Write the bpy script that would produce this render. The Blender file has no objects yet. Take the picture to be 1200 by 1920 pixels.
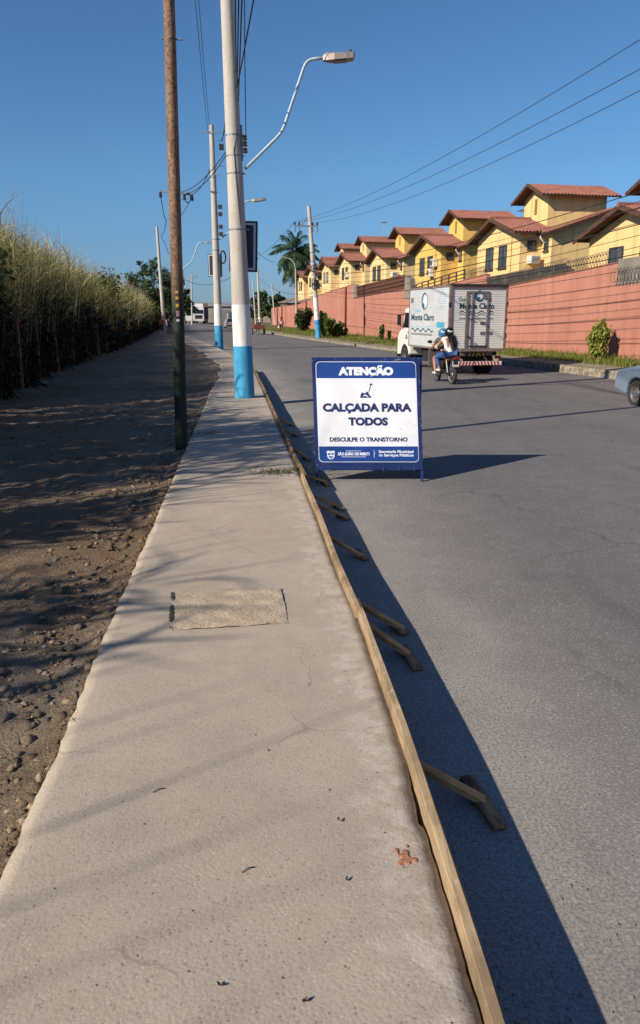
import bpy, bmesh, math, random
import numpy as np
from mathutils import Vector, Matrix, Euler
random.seed(7); rng = np.random.default_rng(7)
R = math.radians
scene = bpy.context.scene
col = scene.collection

# ---------------------------------------------------------------- camera
F, CX, CY, HOR, CZ = 1440.0, 600.0, 960.0, 593.0, 2.0      # photo pixels, horizon row, eye height above road
PITCH = math.atan((CY - HOR) / F)
cam = bpy.data.cameras.new('camera'); camo = bpy.data.objects.new('camera', cam); col.objects.link(camo)
cam.sensor_fit = 'VERTICAL'; cam.sensor_height = 24.0; cam.lens = 24.0 * F / 1920.0
cam.clip_start = 0.05; cam.clip_end = 4000
camo.location = (0, 0, CZ); camo.rotation_euler = (R(90) - PITCH, 0, 0)
scene.camera = camo
# ---------------------------------------------------------------- sky, sun, exposure
SUN_EL = R(30.0); TRAV = Vector((0.815, 0.58, 0)).normalized()      # horizontal direction the light travels
sdir = Vector((-TRAV.x * math.cos(SUN_EL), -TRAV.y * math.cos(SUN_EL), math.sin(SUN_EL)))
w = bpy.data.worlds.new('World'); scene.world = w; w.use_nodes = True
nt = w.node_tree; nt.nodes.clear()
sky = nt.nodes.new('ShaderNodeTexSky'); sky.sky_type = 'NISHITA'; sky.sun_disc = False
sky.sun_elevation = SUN_EL; sky.sun_rotation = math.atan2(sdir.x, sdir.y)
sky.air_density = 1.0; sky.dust_density = 0.3; sky.ozone_density = 4.0; sky.altitude = 0
bg = nt.nodes.new('ShaderNodeBackground'); bg.inputs[1].default_value = 0.065
wo = nt.nodes.new('ShaderNodeOutputWorld')
tint = nt.nodes.new('ShaderNodeMix'); tint.data_type = 'RGBA'; tint.blend_type = 'MULTIPLY'; tint.inputs[0].default_value = 1.0; tint.inputs[7].default_value = (0.70, 1.0, 1.22, 1)
tc = nt.nodes.new('ShaderNodeTexCoord'); sx = nt.nodes.new('ShaderNodeSeparateXYZ'); rp = nt.nodes.new('ShaderNodeValToRGB'); nt.links.new(tc.outputs['Generated'], sx.inputs[0]); nt.links.new(sx.outputs[2], rp.inputs[0])
rp.color_ramp.elements[0].position = 0.0; rp.color_ramp.elements[0].color = (0.50, 0.70, 1.12, 1); rp.color_ramp.elements[1].position = 0.16; rp.color_ramp.elements[1].color = (0.70, 1.0, 1.22, 1); nt.links.new(rp.outputs[0], tint.inputs[7])
nt.links.new(sky.outputs[0], tint.inputs[6]); nt.links.new(tint.outputs[2], bg.inputs[0]); nt.links.new(bg.outputs[0], wo.inputs[0])
sl = bpy.data.lights.new('sun', 'SUN'); sl.energy = 5.0; sl.angle = R(0.55); sl.color = (1.0, 0.87, 0.70)
so = bpy.data.objects.new('sun', sl); col.objects.link(so); so.location = (-30, -20, 30)
so.rotation_euler = (-sdir).to_track_quat('-Z', 'Y').to_euler()
scene.view_settings.view_transform = 'Standard'; scene.view_settings.look = 'None'
scene.view_settings.exposure = 0.42; scene.view_settings.gamma = 1.0

# ---------------------------------------------------------------- helpers
_c, _s = math.cos(PITCH), math.sin(PITCH)
def at(px, py, Y):                      # photo pixel seen at distance Y -> point in the world
    x = (px - CX) / F; y = (CY - py) / F
    r = (x, _c + y * _s, -_s + y * _c); t = Y / r[1]
    return Vector((r[0] * t, Y, CZ + r[2] * t))
def lin(c):
    if max(c) > 1: c = tuple(v / 255 for v in c)          # 0-255 sRGB
    return tuple((v / 12.92 if v <= .04045 else ((v + .055) / 1.055) ** 2.4) for v in c)
def smooth(a, b, x):
    t = min(1, max(0, (x - a) / (b - a))); return t * t * (3 - 2 * t)
def tag(o, label=None, cat=None, group=None, kind=None):
    if label: o['label'] = label
    if cat: o['category'] = cat
    if group: o['group'] = group
    if kind: o['kind'] = kind
    return o
def empty(name, loc=(0, 0, 0), rz=0.0, label=None, cat=None, group=None):
    o = bpy.data.objects.new(name, None); col.objects.link(o); o.empty_display_size = .2
    o.location = loc; o.rotation_euler = (0, 0, rz)
    return tag(o, label, cat, group)

class MB:
    def __init__(s): s.v = []; s.f = []; s.m = []
    def add(s, vs, fs, mi=0):
        o = len(s.v); s.v += [tuple(v) for v in vs]
        for f in fs: s.f.append(tuple(i + o for i in f)); s.m.append(mi)
        return s
    def box(s, c, size, rot=None, mi=0):
        hx, hy, hz = size[0] / 2, size[1] / 2, size[2] / 2; c = Vector(c)
        vs = [Vector((x, y, z)) for z in (-hz, hz) for y in (-hy, hy) for x in (-hx, hx)]
        if rot is not None:
            m = Euler(rot).to_matrix() if not isinstance(rot, Matrix) else rot
            vs = [m @ v for v in vs]
        return s.add([c + v for v in vs], [(0, 2, 3, 1), (4, 5, 7, 6), (0, 1, 5, 4), (2, 6, 7, 3), (0, 4, 6, 2), (1, 3, 7, 5)], mi)
    def bar(s, a, b, wd, ht, mi=0, up=(0, 0, 1)):
        a, b = Vector(a), Vector(b); d = (b - a); L = d.length; d.normalize(); u = Vector(up)
        x = d.cross(u)
        if x.length < 1e-4: x = d.cross(Vector((1, 0, 0)))
        x.normalize(); z = x.cross(d)
        return s.box((a + b) / 2, (wd, L, ht), Matrix((x, d, z)).transposed(), mi)
    def tube(s, pts, r, n=8, mi=0, caps=True):
        pts = [Vector(p) for p in pts]; N = len(pts)
        rs = r if isinstance(r, (list, tuple)) else [r] * N
        vs = []; ref = None
        for i, p in enumerate(pts):
            d = (pts[min(i + 1, N - 1)] - pts[max(i - 1, 0)]).normalized()
            if ref is None:
                ref = d.cross(Vector((0, 0, 1)))
                if ref.length < 1e-3: ref = d.cross(Vector((1, 0, 0)))
            x = (ref - d * ref.dot(d)).normalized(); y = d.cross(x); ref = x
            for k in range(n):
                a = 2 * math.pi * k / n; vs.append(p + (x * math.cos(a) + y * math.sin(a)) * rs[i])
        fs = [(i * n + k, i * n + (k + 1) % n, (i + 1) * n + (k + 1) % n, (i + 1) * n + k) for i in range(N - 1) for k in range(n)]
        if caps: fs += [tuple(range(n))[::-1], tuple((N - 1) * n + k for k in range(n))]
        return s.add(vs, fs, mi)
    def cyl(s, a, b, r0, r1=None, n=16, mi=0): return s.tube([a, b], [r0, r0 if r1 is None else r1], n, mi)
    def lathe(s, prof, c=(0, 0, 0), axis=(0, 0, 1), n=20, mi=0, closed=False):
        ax = Vector(axis).normalized(); x = ax.orthogonal().normalized(); y = ax.cross(x); c = Vector(c); P = len(prof)
        vs = [c + ax * h + (x * math.cos(2 * math.pi * k / n) + y * math.sin(2 * math.pi * k / n)) * r for r, h in prof for k in range(n)]
        fs = [(i * n + k, i * n + (k + 1) % n, ((i + 1) % P) * n + (k + 1) % n, ((i + 1) % P) * n + k) for i in range(P if closed else P - 1) for k in range(n)]
        return s.add(vs, fs, mi)
    def prism(s, poly, ext, mi=0):          # poly: list of 3d points, ext: extrusion vector
        poly = [Vector(p) for p in poly]; e = Vector(ext); n = len(poly)
        fs = [tuple(range(n))[::-1], tuple(range(n, 2 * n))] + [(i, (i + 1) % n, n + (i + 1) % n, n + i) for i in range(n)]
        return s.add(poly + [p + e for p in poly], fs, mi)
    def ball(s, c, r, n=10, mi=0):
        rx = r if isinstance(r, (tuple, list)) else (r, r, r); c = Vector(c)
        vs = []; m = n // 2 + 1
        for i in range(m + 1):
            t = math.pi * i / m
            for k in range(n):
                a = 2 * math.pi * k / n
                vs.append(c + Vector((rx[0] * math.sin(t) * math.cos(a), rx[1] * math.sin(t) * math.sin(a), rx[2] * math.cos(t))))
        return s.add(vs, [(i * n + k, i * n + (k + 1) % n, (i + 1) * n + (k + 1) % n, (i + 1) * n + k) for i in range(m) for k in range(n)], mi)
    def grid(s, fn, nu, nv, mi=0):
        vs = [fn(i / nu, j / nv) for i in range(nu + 1) for j in range(nv + 1)]; q = nv + 1
        return s.add(vs, [(i * q + j, (i + 1) * q + j, (i + 1) * q + j + 1, i * q + j + 1) for i in range(nu) for j in range(nv)], mi)
    def build(s, name, mats, parent=None, sm=False, bevel=0, fix=True, fn=None):
        me = bpy.data.meshes.new(name)
        vs = [tuple(fn(Vector(v))) for v in s.v] if fn else s.v
        me.from_pydata(vs, [], s.f)
        if not isinstance(mats, (list, tuple)): mats = [mats]
        for m in mats: me.materials.append(m)
        me.polygons.foreach_set('material_index', s.m)
        if fix:
            bm = bmesh.new(); bm.from_mesh(me); bmesh.ops.remove_doubles(bm, verts=bm.verts, dist=1e-5)
            bmesh.ops.recalc_face_normals(bm, faces=bm.faces); bm.to_mesh(me); bm.free()
        if sm:
            me.polygons.foreach_set('use_smooth', [True] * len(me.polygons))
        o = bpy.data.objects.new(name, me); col.objects.link(o)
        if parent is not None: o.parent = parent
        if bevel:
            b = o.modifiers.new('bevel', 'BEVEL'); b.width = bevel; b.segments = 2; b.limit_method = 'ANGLE'; b.angle_limit = R(35)
        return o

def copy_tree(o, parent=None):
    c = o.copy(); col.objects.link(c)
    if parent is not None: c.parent = parent
    for ch in list(o.children): copy_tree(ch, c)
    return c

# ---- materials
def new_mat(name):
    m = bpy.data.materials.new(name); m.use_nodes = True; n = m.node_tree; n.nodes.clear()
    o = n.nodes.new('ShaderNodeOutputMaterial'); b = n.nodes.new('ShaderNodeBsdfPrincipled')
    n.links.new(b.outputs[0], o.inputs[0]); return m, n, b
def nod(n, t, **k):
    x = n.nodes.new(t)
    for a, v in k.items():
        if a.startswith('i_'):
            key = a[2:]; key = int(key) if key.isdigit() else key
            x.inputs[key].default_value = v
        else: setattr(x, a, v)
    return x
def coord(n, kind='Object', scale=(1, 1, 1)):
    if kind == 'World':
        g = nod(n, 'ShaderNodeNewGeometry'); out = g.outputs['Position']
    else:
        out = nod(n, 'ShaderNodeTexCoord').outputs[kind]
    mp = nod(n, 'ShaderNodeMapping'); mp.inputs['Scale'].default_value = scale
    n.links.new(out, mp.inputs[0]); return mp.outputs[0]
def noise(n, vec, scale, detail=4, rough=.6):
    x = nod(n, 'ShaderNodeTexNoise'); x.inputs['Scale'].default_value = scale; x.inputs['Detail'].default_value = detail; x.inputs['Roughness'].default_value = rough
    n.links.new(vec, x.inputs['Vector']); return x.outputs[0]
def ramp(n, val, stops, interp='LINEAR'):
    r = nod(n, 'ShaderNodeValToRGB'); r.color_ramp.interpolation = interp
    e = r.color_ramp.elements
    while len(e) < len(stops): e.new(.5)
    for i, (p, c) in enumerate(stops):
        e[i].position = p; e[i].color = (*c, 1) if isinstance(c, tuple) else (c, c, c, 1)
    n.links.new(val, r.inputs[0]); return r.outputs[0]
def mix(n, fac, a, b, mode='MIX'):
    m = nod(n, 'ShaderNodeMix', data_type='RGBA', blend_type=mode)
    for s_, v in ((0, fac), (6, a), (7, b)):
        if isinstance(v, (int, float)): m.inputs[s_].default_value = v
        elif isinstance(v, tuple): m.inputs[s_].default_value = (*v, 1) if len(v) == 3 else v
        else: n.links.new(v, m.inputs[s_])
    return m.outputs[2]
def math_(n, op, a, b=0.0, clamp=False):
    m = nod(n, 'ShaderNodeMath', operation=op, use_clamp=clamp)
    for i, v in enumerate((a, b)):
        if isinstance(v, (int, float)): m.inputs[i].default_value = v
        else: n.links.new(v, m.inputs[i])
    return m.outputs[0]
def attr(n, name):
    a = nod(n, 'ShaderNodeAttribute', attribute_name=name); return a
def bump(n, b, h, strength=.3, dist=.01):
    x = nod(n, 'ShaderNodeBump'); x.inputs['Strength'].default_value = strength; x.inputs['Distance'].default_value = dist
    n.links.new(h, x.inputs['Height']); n.links.new(x.outputs[0], b.inputs['Normal']); return x
def mat(name, c1, c2=None, scale=3.0, rough=.8, metal=0.0, bmp=0.0, bs=40.0, cs='Object', stretch=(1, 1, 1), spec=.5, lo=.35, hi=.65, coat=0.0):
    m, n, b = new_mat(name); v = coord(n, cs, stretch)
    a = lin(c1); d = lin(c2) if c2 else tuple(x * .82 for x in a)
    f = noise(n, v, scale, 6, .65)
    n.links.new(ramp(n, f, [(lo, a), (hi, d)]), b.inputs['Base Color'])
    b.inputs['Roughness'].default_value = rough; b.inputs['Metallic'].default_value = metal; b.inputs['Specular IOR Level'].default_value = spec
    b.inputs['Coat Weight'].default_value = coat
    if bmp: bump(n, b, noise(n, v, bs, 5), bmp, .01)
    return m
def text(s, width, cap, matl, fn, name='lettering', parent=None, bold=.02, align='C', spacing=1.0, thick=.0):
    cu = bpy.data.curves.new(name, 'FONT'); cu.body = s; cu.size = 1; cu.offset = bold; cu.space_character = spacing; cu.resolution_u = 3
    if thick: cu.extrude = thick
    tmp = bpy.data.objects.new('tmp', cu); me = bpy.data.meshes.new_from_object(tmp)
    cu.body = 'H'; mh = bpy.data.meshes.new_from_object(tmp)
    ch = max(v.co.y for v in mh.vertices); xs = [v.co.x for v in me.vertices]; x0, x1 = min(xs), max(xs)
    sx = width / (x1 - x0); sy = cap / ch
    off = {'C': (x0 + x1) / 2, 'L': x0, 'R': x1}[align]
    for v in me.vertices: v.co = fn((v.co.x - off) * sx, v.co.y * sy, v.co.z)
    bpy.data.objects.remove(tmp); bpy.data.curves.remove(cu); bpy.data.meshes.remove(mh)
    me.materials.clear(); me.materials.append(matl)
    o = bpy.data.objects.new(name, me); col.objects.link(o)
    if parent is not None: o.parent = parent
    return o
def np_mesh(name, V, Fq, matl, colr=None, parent=None, attrs=None, sm=False):
    """fast mesh from numpy: V (n,3), Fq (m,k) with fixed k"""
    me = bpy.data.meshes.new(name); k = Fq.shape[1]
    me.vertices.add(len(V)); me.vertices.foreach_set('co', np.ascontiguousarray(V, dtype=np.float32).ravel())
    me.loops.add(Fq.size); me.loops.foreach_set('vertex_index', np.ascontiguousarray(Fq, dtype=np.int32).ravel())
    me.polygons.add(len(Fq)); me.polygons.foreach_set('loop_start', np.arange(0, Fq.size, k, dtype=np.int32))
    if sm: me.polygons.foreach_set('use_smooth', np.ones(len(Fq), dtype=bool))
    me.update(calc_edges=True)
    if colr is not None:
        a = me.color_attributes.new('Col', 'FLOAT_COLOR', 'POINT')
        c4 = np.ones((len(V), 4), dtype=np.float32); c4[:, :3] = colr; a.data.foreach_set('color', c4.ravel())
    for an, av in (attrs or {}).items():
        a = me.attributes.new(an, 'FLOAT', 'POINT'); a.data.foreach_set('value', np.ascontiguousarray(av, dtype=np.float32))
    me.materials.append(matl)
    o = bpy.data.objects.new(name, me); col.objects.link(o)
    if parent is not None: o.parent = parent
    return o
def skin(name, J, bones, matl, parent, root, sub=2):
    names = list(J); idx = {k: i for i, k in enumerate(names)}
    me = bpy.data.meshes.new(name); me.from_pydata([J[k][:3] for k in names], [(idx[a], idx[b]) for a, b in bones], [])
    o = bpy.data.objects.new(name, me); col.objects.link(o)
    if parent is not None: o.parent = parent
    m = o.modifiers.new('skin', 'SKIN'); m.use_smooth_shade = True
    for i, k in enumerate(names):
        r = J[k][3]; r = r if isinstance(r, tuple) else (r, r)
        me.skin_vertices[0].data[i].radius = r; me.skin_vertices[0].data[i].use_root = (k == root)
    s_ = o.modifiers.new('sub', 'SUBSURF'); s_.levels = sub; s_.render_levels = sub
    me.materials.append(matl); return o
# ---- leaf and blade clouds
def ribbons(base, dirs, length, width, bend, seg=4, side=None):
    """grass blades: base (N,3), dirs (N,3) unit, bend (N,3) added at the tip -> V,F"""
    N = len(base); t = np.linspace(0, 1, seg + 1)[None, :, None]
    L = length[:, None, None]
    P = base[:, None, :] + dirs[:, None, :] * L * t + bend[:, None, :] * L * t ** 2
    if side is None:
        a = rng.uniform(0, 2 * np.pi, N); side = np.stack([np.cos(a), np.sin(a), np.zeros(N)], 1)
    wd = width[:, None, None] * np.maximum(.12, (1 - t ** 2.2)) * .5
    V = np.stack([P - side[:, None, :] * wd, P + side[:, None, :] * wd], 2).reshape(-1, 3)
    b = (np.arange(N) * (seg + 1) * 2)[:, None] + (np.arange(seg) * 2)[None, :]
    Fq = np.stack([b, b + 1, b + 3, b + 2], -1).reshape(-1, 4)
    return V, Fq
def quads(P, size, asp=1.6, up=None):
    N = len(P); u = rng.normal(size=(N, 3)); u /= np.linalg.norm(u, axis=1, keepdims=True)
    if up is not None: u = u + np.array(up); u /= np.linalg.norm(u, axis=1, keepdims=True)
    v = np.cross(u, rng.normal(size=(N, 3))); v /= np.linalg.norm(v, axis=1, keepdims=True)
    sz = (size * rng.uniform(.6, 1.3, N))[:, None]
    a, b = u * sz * asp / 2, v * sz / 2
    V = np.stack([P - a, P + b, P + a, P - b], 1).reshape(-1, 3)
    return V, np.arange(N * 4).reshape(-1, 4)
def foliage_mat(name, trans=.25, rough=.6):
    m, n, b = new_mat(name); a = attr(n, 'Col'); n.links.new(a.outputs['Color'], b.inputs['Base Color'])
    b.inputs['Roughness'].default_value = rough; b.inputs['Specular IOR Level'].default_value = .25
    t = nod(n, 'ShaderNodeBsdfTranslucent'); n.links.new(a.outputs['Color'], t.inputs['Color'])
    mx = nod(n, 'ShaderNodeMixShader'); mx.inputs[0].default_value = trans
    o = [x for x in n.nodes if x.type == 'OUTPUT_MATERIAL'][0]
    n.links.new(b.outputs[0], mx.inputs[1]); n.links.new(t.outputs[0], mx.inputs[2]); n.links.new(mx.outputs[0], o.inputs[0])
    return m
FOL = foliage_mat('foliage'); GRA = foliage_mat('grass_blades', .45)
def pick(N, cols, weights=None, jit=.2):
    c = np.array([lin(x) for x in cols]); i = rng.choice(len(cols), N, p=weights)
    return c[i] * rng.uniform(1 - jit, 1 + jit, (N, 1))
def hn(x, y, f=1.0, s=0):                     # cheap smooth pseudo noise
    return (math.sin(x * 1.7 * f + s) * math.cos(y * 1.3 * f + 2.1 * s) + .5 * math.sin(x * 4.1 * f - y * 3.3 * f + s * 3) + .25 * math.sin(x * 9.7 * f + y * 8.1 * f + s)) / 1.75
# ================================================================ THE GROUND
def interp(tab, y):
    if y <= tab[0][0]: a, b = tab[0], tab[1]
    elif y >= tab[-1][0]: a, b = tab[-2], tab[-1]
    else:
        for a, b in zip(tab, tab[1:]):
            if a[0] <= y <= b[0]: break
    return a[1] + (b[1] - a[1]) * (y - a[0]) / (b[0] - a[0])
TL = [(-6, .62), (1.6, .47), (3, .39), (4.4, .28), (5.5, .15), (8.6, -.16), (12.5, -.61), (20, -1.45), (28, -2.38), (40, -4.6), (52, -7.2), (74, -12.4), (100, -18.6), (150, -31), (260, -60)]
TK = [(-6, 14.5), (18, 10.9), (25.3, 9.6), (31, 8.4), (40, 6.1), (49, 3.6), (65, -.1), (87, -5.2), (120, -12.6), (150, -19.5), (260, -46)]
TS = [(-6, -.85), (2.2, -1.06), (3.1, -1.14), (4.3, -1.27), (6.2, -1.45), (10, -1.82), (16, -2.4), (28, -3.7), (40, -6.2), (52, -8.9), (74, -14.2), (100, -20.5), (150, -33)]
TH = [(-6, -6.9), (10, -6.9), (18.3, -7.5), (23.4, -8.6), (30.2, -9.7), (41.7, -11.3), (61.5, -14.6), (100, -21.0), (150, -30)]
def xL(y): return interp(TL, y)
def xK(y): return interp(TK, y)
def xS(y): return interp(TS, y)
def xH(y): return interp(TH, y)
def xW(y): return 17.0 - .18 * y
def kh(y): return .16 + .11 * smooth(50, 32, y)
def zr(y): return .55 * smooth(60, 190, y)
def ylist(a, b, near=.25, g=.035):
    o = [a]
    while o[-1] < b: o.append(o[-1] + max(near, abs(o[-1]) * g))
    o[-1] = b; return o
def sheet(name, ys, nx, fx, fz, m, attrs=None, kind='structure', skirt=None):
    """ground sheet: fx(y,t)->x, fz(x,y,t)->z"""
    V = []; A = {k: [] for k in (attrs or {})}
    for y in ys:
        for j in range(nx + 1):
            t = j / nx; x = fx(y, t); V.append((x, y, fz(x, y, t)))
            for k, f in (attrs or {}).items(): A[k].append(f(x, y))
    q = nx + 1; n = len(ys)
    Fq = [(i * q + j, i * q + j + 1, (i + 1) * q + j + 1, (i + 1) * q + j) for i in range(n - 1) for j in range(nx)]
    if skirt:
        for edge in skirt:
            o = len(V); j = 0 if edge == 'L' else nx
            for i in range(n):
                p = V[i * q + j]; V.append((p[0], p[1], p[2] - .22))
                for k in A: A[k].append(A[k][i * q + j])
            for i in range(n - 1):
                f = (i * q + j, (i + 1) * q + j, o + i + 1, o + i); Fq.append(f if edge == 'L' else f[::-1])
    o = np_mesh(name, np.array(V), np.array(Fq), m, attrs={k: np.array(v) for k, v in A.items()}, sm=not skirt)
    o['kind'] = kind; return o
# asphalt
def asphalt_mat():
    m, n, b = new_mat('asphalt'); v = coord(n, 'World')
    big = noise(n, v, .35, 5, .6); mid = noise(n, v, 3.5, 5, .7); fine = noise(n, v, 75, 4, .8); grit = nod(n, 'ShaderNodeTexVoronoi'); grit.inputs['Scale'].default_value = 62
    n.links.new(v, grit.inputs['Vector'])
    base = mix(n, ramp(n, big, [(.3, .0), (.7, 1.0)]), (.142, .139, .142), (.208, .203, .204))
    base = mix(n, ramp(n, mid, [(.35, 0.0), (.75, .55)]), base, (.107, .101, .100))
    # dust and spilled cement along the gutter, thinning out over the first metre and a half
    e = attr(n, 'edge').outputs['Fac']
    wob = math_(n, 'MULTIPLY', math_(n, 'SUBTRACT', noise(n, v, 1.6, 5, .65), .5), 1.3)
    ew = math_(n, 'MULTIPLY', math_(n, 'ADD', e, wob), .36)
    dust = ramp(n, ew, [(.0, .88), (.2, .78), (.36, .36), (.6, .10), (1.0, .0)])
    dcol = mix(n, noise(n, v, 26, 4, .7), (.275, .260, .240), (.43, .402, .365))
    base = mix(n, dust, base, dcol)
    base = mix(n, math_(n, 'MULTIPLY', ramp(n, fine, [(.40, 1.0), (.56, 0.0)]), .62), base, (.075, .070, .070))
    sp = ramp(n, grit.outputs['Color'], [(.62, 0.0), (.72, 1.0)]); sp = math_(n, 'MULTIPLY', sp, ramp(n, grit.outputs['Distance'], [(.2, 1.0), (.5, 0.0)]))
    base = mix(n, math_(n, 'MULTIPLY', sp, .5), base, (.42, .40, .38))
    # fine cracks here and there
    cv = nod(n, 'ShaderNodeTexVoronoi', feature='DISTANCE_TO_EDGE'); cv.inputs['Scale'].default_value = .4
    wv = nod(n, 'ShaderNodeVectorMath', operation='ADD'); nz = nod(n, 'ShaderNodeTexNoise'); nz.inputs['Scale'].default_value = 2.0; nz.inputs['Detail'].default_value = 6
    n.links.new(v, nz.inputs['Vector']); sc = nod(n, 'ShaderNodeVectorMath', operation='SCALE'); sc.inputs['Scale'].default_value = .6
    n.links.new(nz.outputs['Color'], sc.inputs[0]); n.links.new(v, wv.inputs[0]); n.links.new(sc.outputs[0], wv.inputs[1]); n.links.new(wv.outputs[0], cv.inputs['Vector'])
    base = mix(n, math_(n, 'MULTIPLY', ramp(n, cv.outputs['Distance'], [(.0, 1.0), (.006, 0.0)]), ramp(n, noise(n, v, .5, 2), [(.48, 0.0), (.56, .55)])), base, (.045, .042, .04))
    # wheel paths, slightly darker
    wp = nod(n, 'ShaderNodeMath', operation='SINE'); n.links.new(math_(n, 'MULTIPLY', e, 3.5), wp.inputs[0])
    base = mix(n, math_(n, 'MULTIPLY', ramp(n, wp.outputs[0], [(.2, 0.0), (1.0, 1.0)]), math_(n, 'MULTIPLY', ramp(n, noise(n, v, .6, 3), [(.4, 0.0), (.65, 1.0)]), .28)), base, (.095, .090, .090))
    # dark oil drips down the lane
    base = mix(n, math_(n, 'MULTIPLY', ramp(n, noise(n, coord(n, 'World', (1, .25, 1)), 1.1, 3, .5), [(.60, 0.0), (.72, 1.0)]), .35), base, (.06, .055, .052))
    n.links.new(base, b.inputs['Base Color']); b.inputs['Roughness'].default_value = .88; b.inputs['Specular IOR Level'].default_value = .25
    bump(n, b, math_(n, 'ADD', fine, math_(n, 'MULTIPLY', grit.outputs['Distance'], .8)), .28, .005); return m
ASPH = asphalt_mat()
ys = ylist(-6, 262, .4)
sheet('road', ys, 24, lambda y, t: (xL(y) - .12) + (xK(y) + .08 - xL(y) + .12) * t ** 1.6, lambda x, y, t: zr(y) + .03 * math.sin(math.pi * t) * smooth(5, 14, y), ASPH, {'edge': lambda x, y: x - xL(y)})
# concrete pavement slab
def concrete_mat():
    m, n, b = new_mat('pavement_concrete'); v = coord(n, 'World')
    big = noise(n, v, .9, 5, .6); mid = noise(n, v, 6, 6, .7); fine = noise(n, v, 95, 4, .8)
    trow = noise(n, coord(n, 'World', (2.2, 7, 1)), 2.2, 5, .65)
    base = mix(n, ramp(n, big, [(.3, 0.0), (.72, 1.0)]), (.385, .330, .268), (.475, .412, .338))
    base = mix(n, math_(n, 'MULTIPLY', ramp(n, mid, [(.4, 0.0), (.7, 1.0)]), .45), base, (.285, .243, .202))
    base = mix(n, math_(n, 'MULTIPLY', ramp(n, trow, [(.45, 0.0), (.62, 1.0)]), .35), base, (.42, .362, .302))
    base = mix(n, math_(n, 'MULTIPLY', ramp(n, fine, [(.36, 1.0), (.49, 0.0)]), .5), base, (.20, .172, .148))
    # sandy, exposed aggregate close to the lower end of the slab
    agg = nod(n, 'ShaderNodeTexVoronoi'); agg.inputs['Scale'].default_value = 70; n.links.new(v, agg.inputs['Vector'])
    sep = nod(n, 'ShaderNodeSeparateXYZ'); n.links.new(v, sep.inputs[0])
    wz = ramp(n, math_(n, 'ADD', math_(n, 'MULTIPLY', sep.outputs[1], .2), math_(n, 'MULTIPLY', noise(n, v, 1.3, 4), .35)), [(.45, 1.0), (1.0, 0.15)])
    spk = math_(n, 'MULTIPLY', ramp(n, agg.outputs['Color'], [(.5, 0.0), (.62, 1.0)]), ramp(n, agg.outputs['Distance'], [(.18, 1.0), (.42, 0.0)]))
    base = mix(n, math_(n, 'MULTIPLY', math_(n, 'MULTIPLY', spk, wz), .85), base, mix(n, ramp(n, noise(n, v, 31, 2), [(.45, 0.0), (.55, 1.0)]), (.12, .10, .088), (.52, .47, .41)))
    base = mix(n, math_(n, 'MULTIPLY', wz, math_(n, 'MULTIPLY', ramp(n, mid, [(.3, 1.0), (.7, .35)]), .42)), base, (.30, .262, .225))  # greyer and darker towards the camera: lens vignetting painted into the concrete
    # pale scaling laitance along the form board
    e = attr(n, 'edge').outputs['Fac']
    ew = math_(n, 'ADD', e, math_(n, 'MULTIPLY', math_(n, 'SUBTRACT', noise(n, v, 5, 6, .7), .5), .55))
    band = ramp(n, ew, [(.02, .95), (.12, .85), (.22, 0.0)]); patchy = ramp(n, noise(n, v, 11, 5, .7), [(.42, 0.0), (.6, 1.0)])
    base = mix(n, math_(n, 'MULTIPLY', math_(n, 'MULTIPLY', band, patchy), .75), base, (.52, .475, .42))
    # hairline cracks
    cv = nod(n, 'ShaderNodeTexVoronoi', feature='DISTANCE_TO_EDGE'); cv.inputs['Scale'].default_value = .55
    wv = nod(n, 'ShaderNodeVectorMath', operation='ADD'); nz = nod(n, 'ShaderNodeTexNoise'); nz.inputs['Scale'].default_value = 3.0; nz.inputs['Detail'].default_value = 5
    n.links.new(v, nz.inputs['Vector']); sc = nod(n, 'ShaderNodeVectorMath', operation='SCALE'); sc.inputs['Scale'].default_value = .35
    n.links.new(nz.outputs['Color'], sc.inputs[0]); n.links.new(v, wv.inputs[0]); n.links.new(sc.outputs[0], wv.inputs[1]); n.links.new(wv.outputs[0], cv.inputs['Vector'])
    ck = math_(n, 'MULTIPLY', ramp(n, cv.outputs['Distance'], [(.0, 1.0), (.004, 0.0)]), ramp(n, noise(n, v, .8, 2), [(.5, 0.0), (.56, .5)]))
    base = mix(n, ck, base, (.15, .125, .10))
    # reddish clay print
    n.links.new(base, b.inputs['Base Color']); b.inputs['Roughness'].default_value = .9; b.inputs['Specular IOR Level'].default_value = .2
    bump(n, b, math_(n, 'ADD', math_(n, 'ADD', fine, math_(n, 'MULTIPLY', mid, .8)), math_(n, 'MULTIPLY', agg.outputs['Distance'], math_(n, 'MULTIPLY', wz, .6))), .35, .006); return m
CONC = concrete_mat()
def slabR(y):                              # broken right edge of the slab, behind the form board
    g = -.004 + .006 * max(0, hn(y, 1, 2.3, 4)) + .005 * max(0, hn(y, 5, 9, 1)) + .005 * max(0, hn(y, 8, 23, 2)) + .004 * smooth(3.2, 2, y)
    if 2.42 < y < 2.78: g += .018 * min(1, (y - 2.42) / .02) * (1 - (y - 2.42) / .36) ** .7
    return xL(y) - .040 - g
def slabLft(y):
    k = smooth(14, 34, y)
    return xS(y) + .008 * hn(y, 0, 2.0, 1) + .006 * hn(y, 4, 7, 2) + .006 * hn(y, 2, 19, 5) + k * (.25 * hn(y, 9, .45, 3) + .25)
ys = ylist(-3.5, 75, .03, .012)
sheet('pavement', ys, 26, lambda y, t: slabLft(y) + (slabR(y) - slabLft(y)) * t, lambda x, y, t: .2 + zr(y) + .006 * hn(x, y, .8) - (.004 + .012 * abs(hn(y, 3, 5, 2))) * (t < .001) - (.003 + .012 * abs(hn(y, 7, 6, 2))) * (t > .999) + .002 * hn(x, y, 5), CONC, {'edge': lambda x, y: xL(y) - .06 - x}, skirt='LR')
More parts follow.
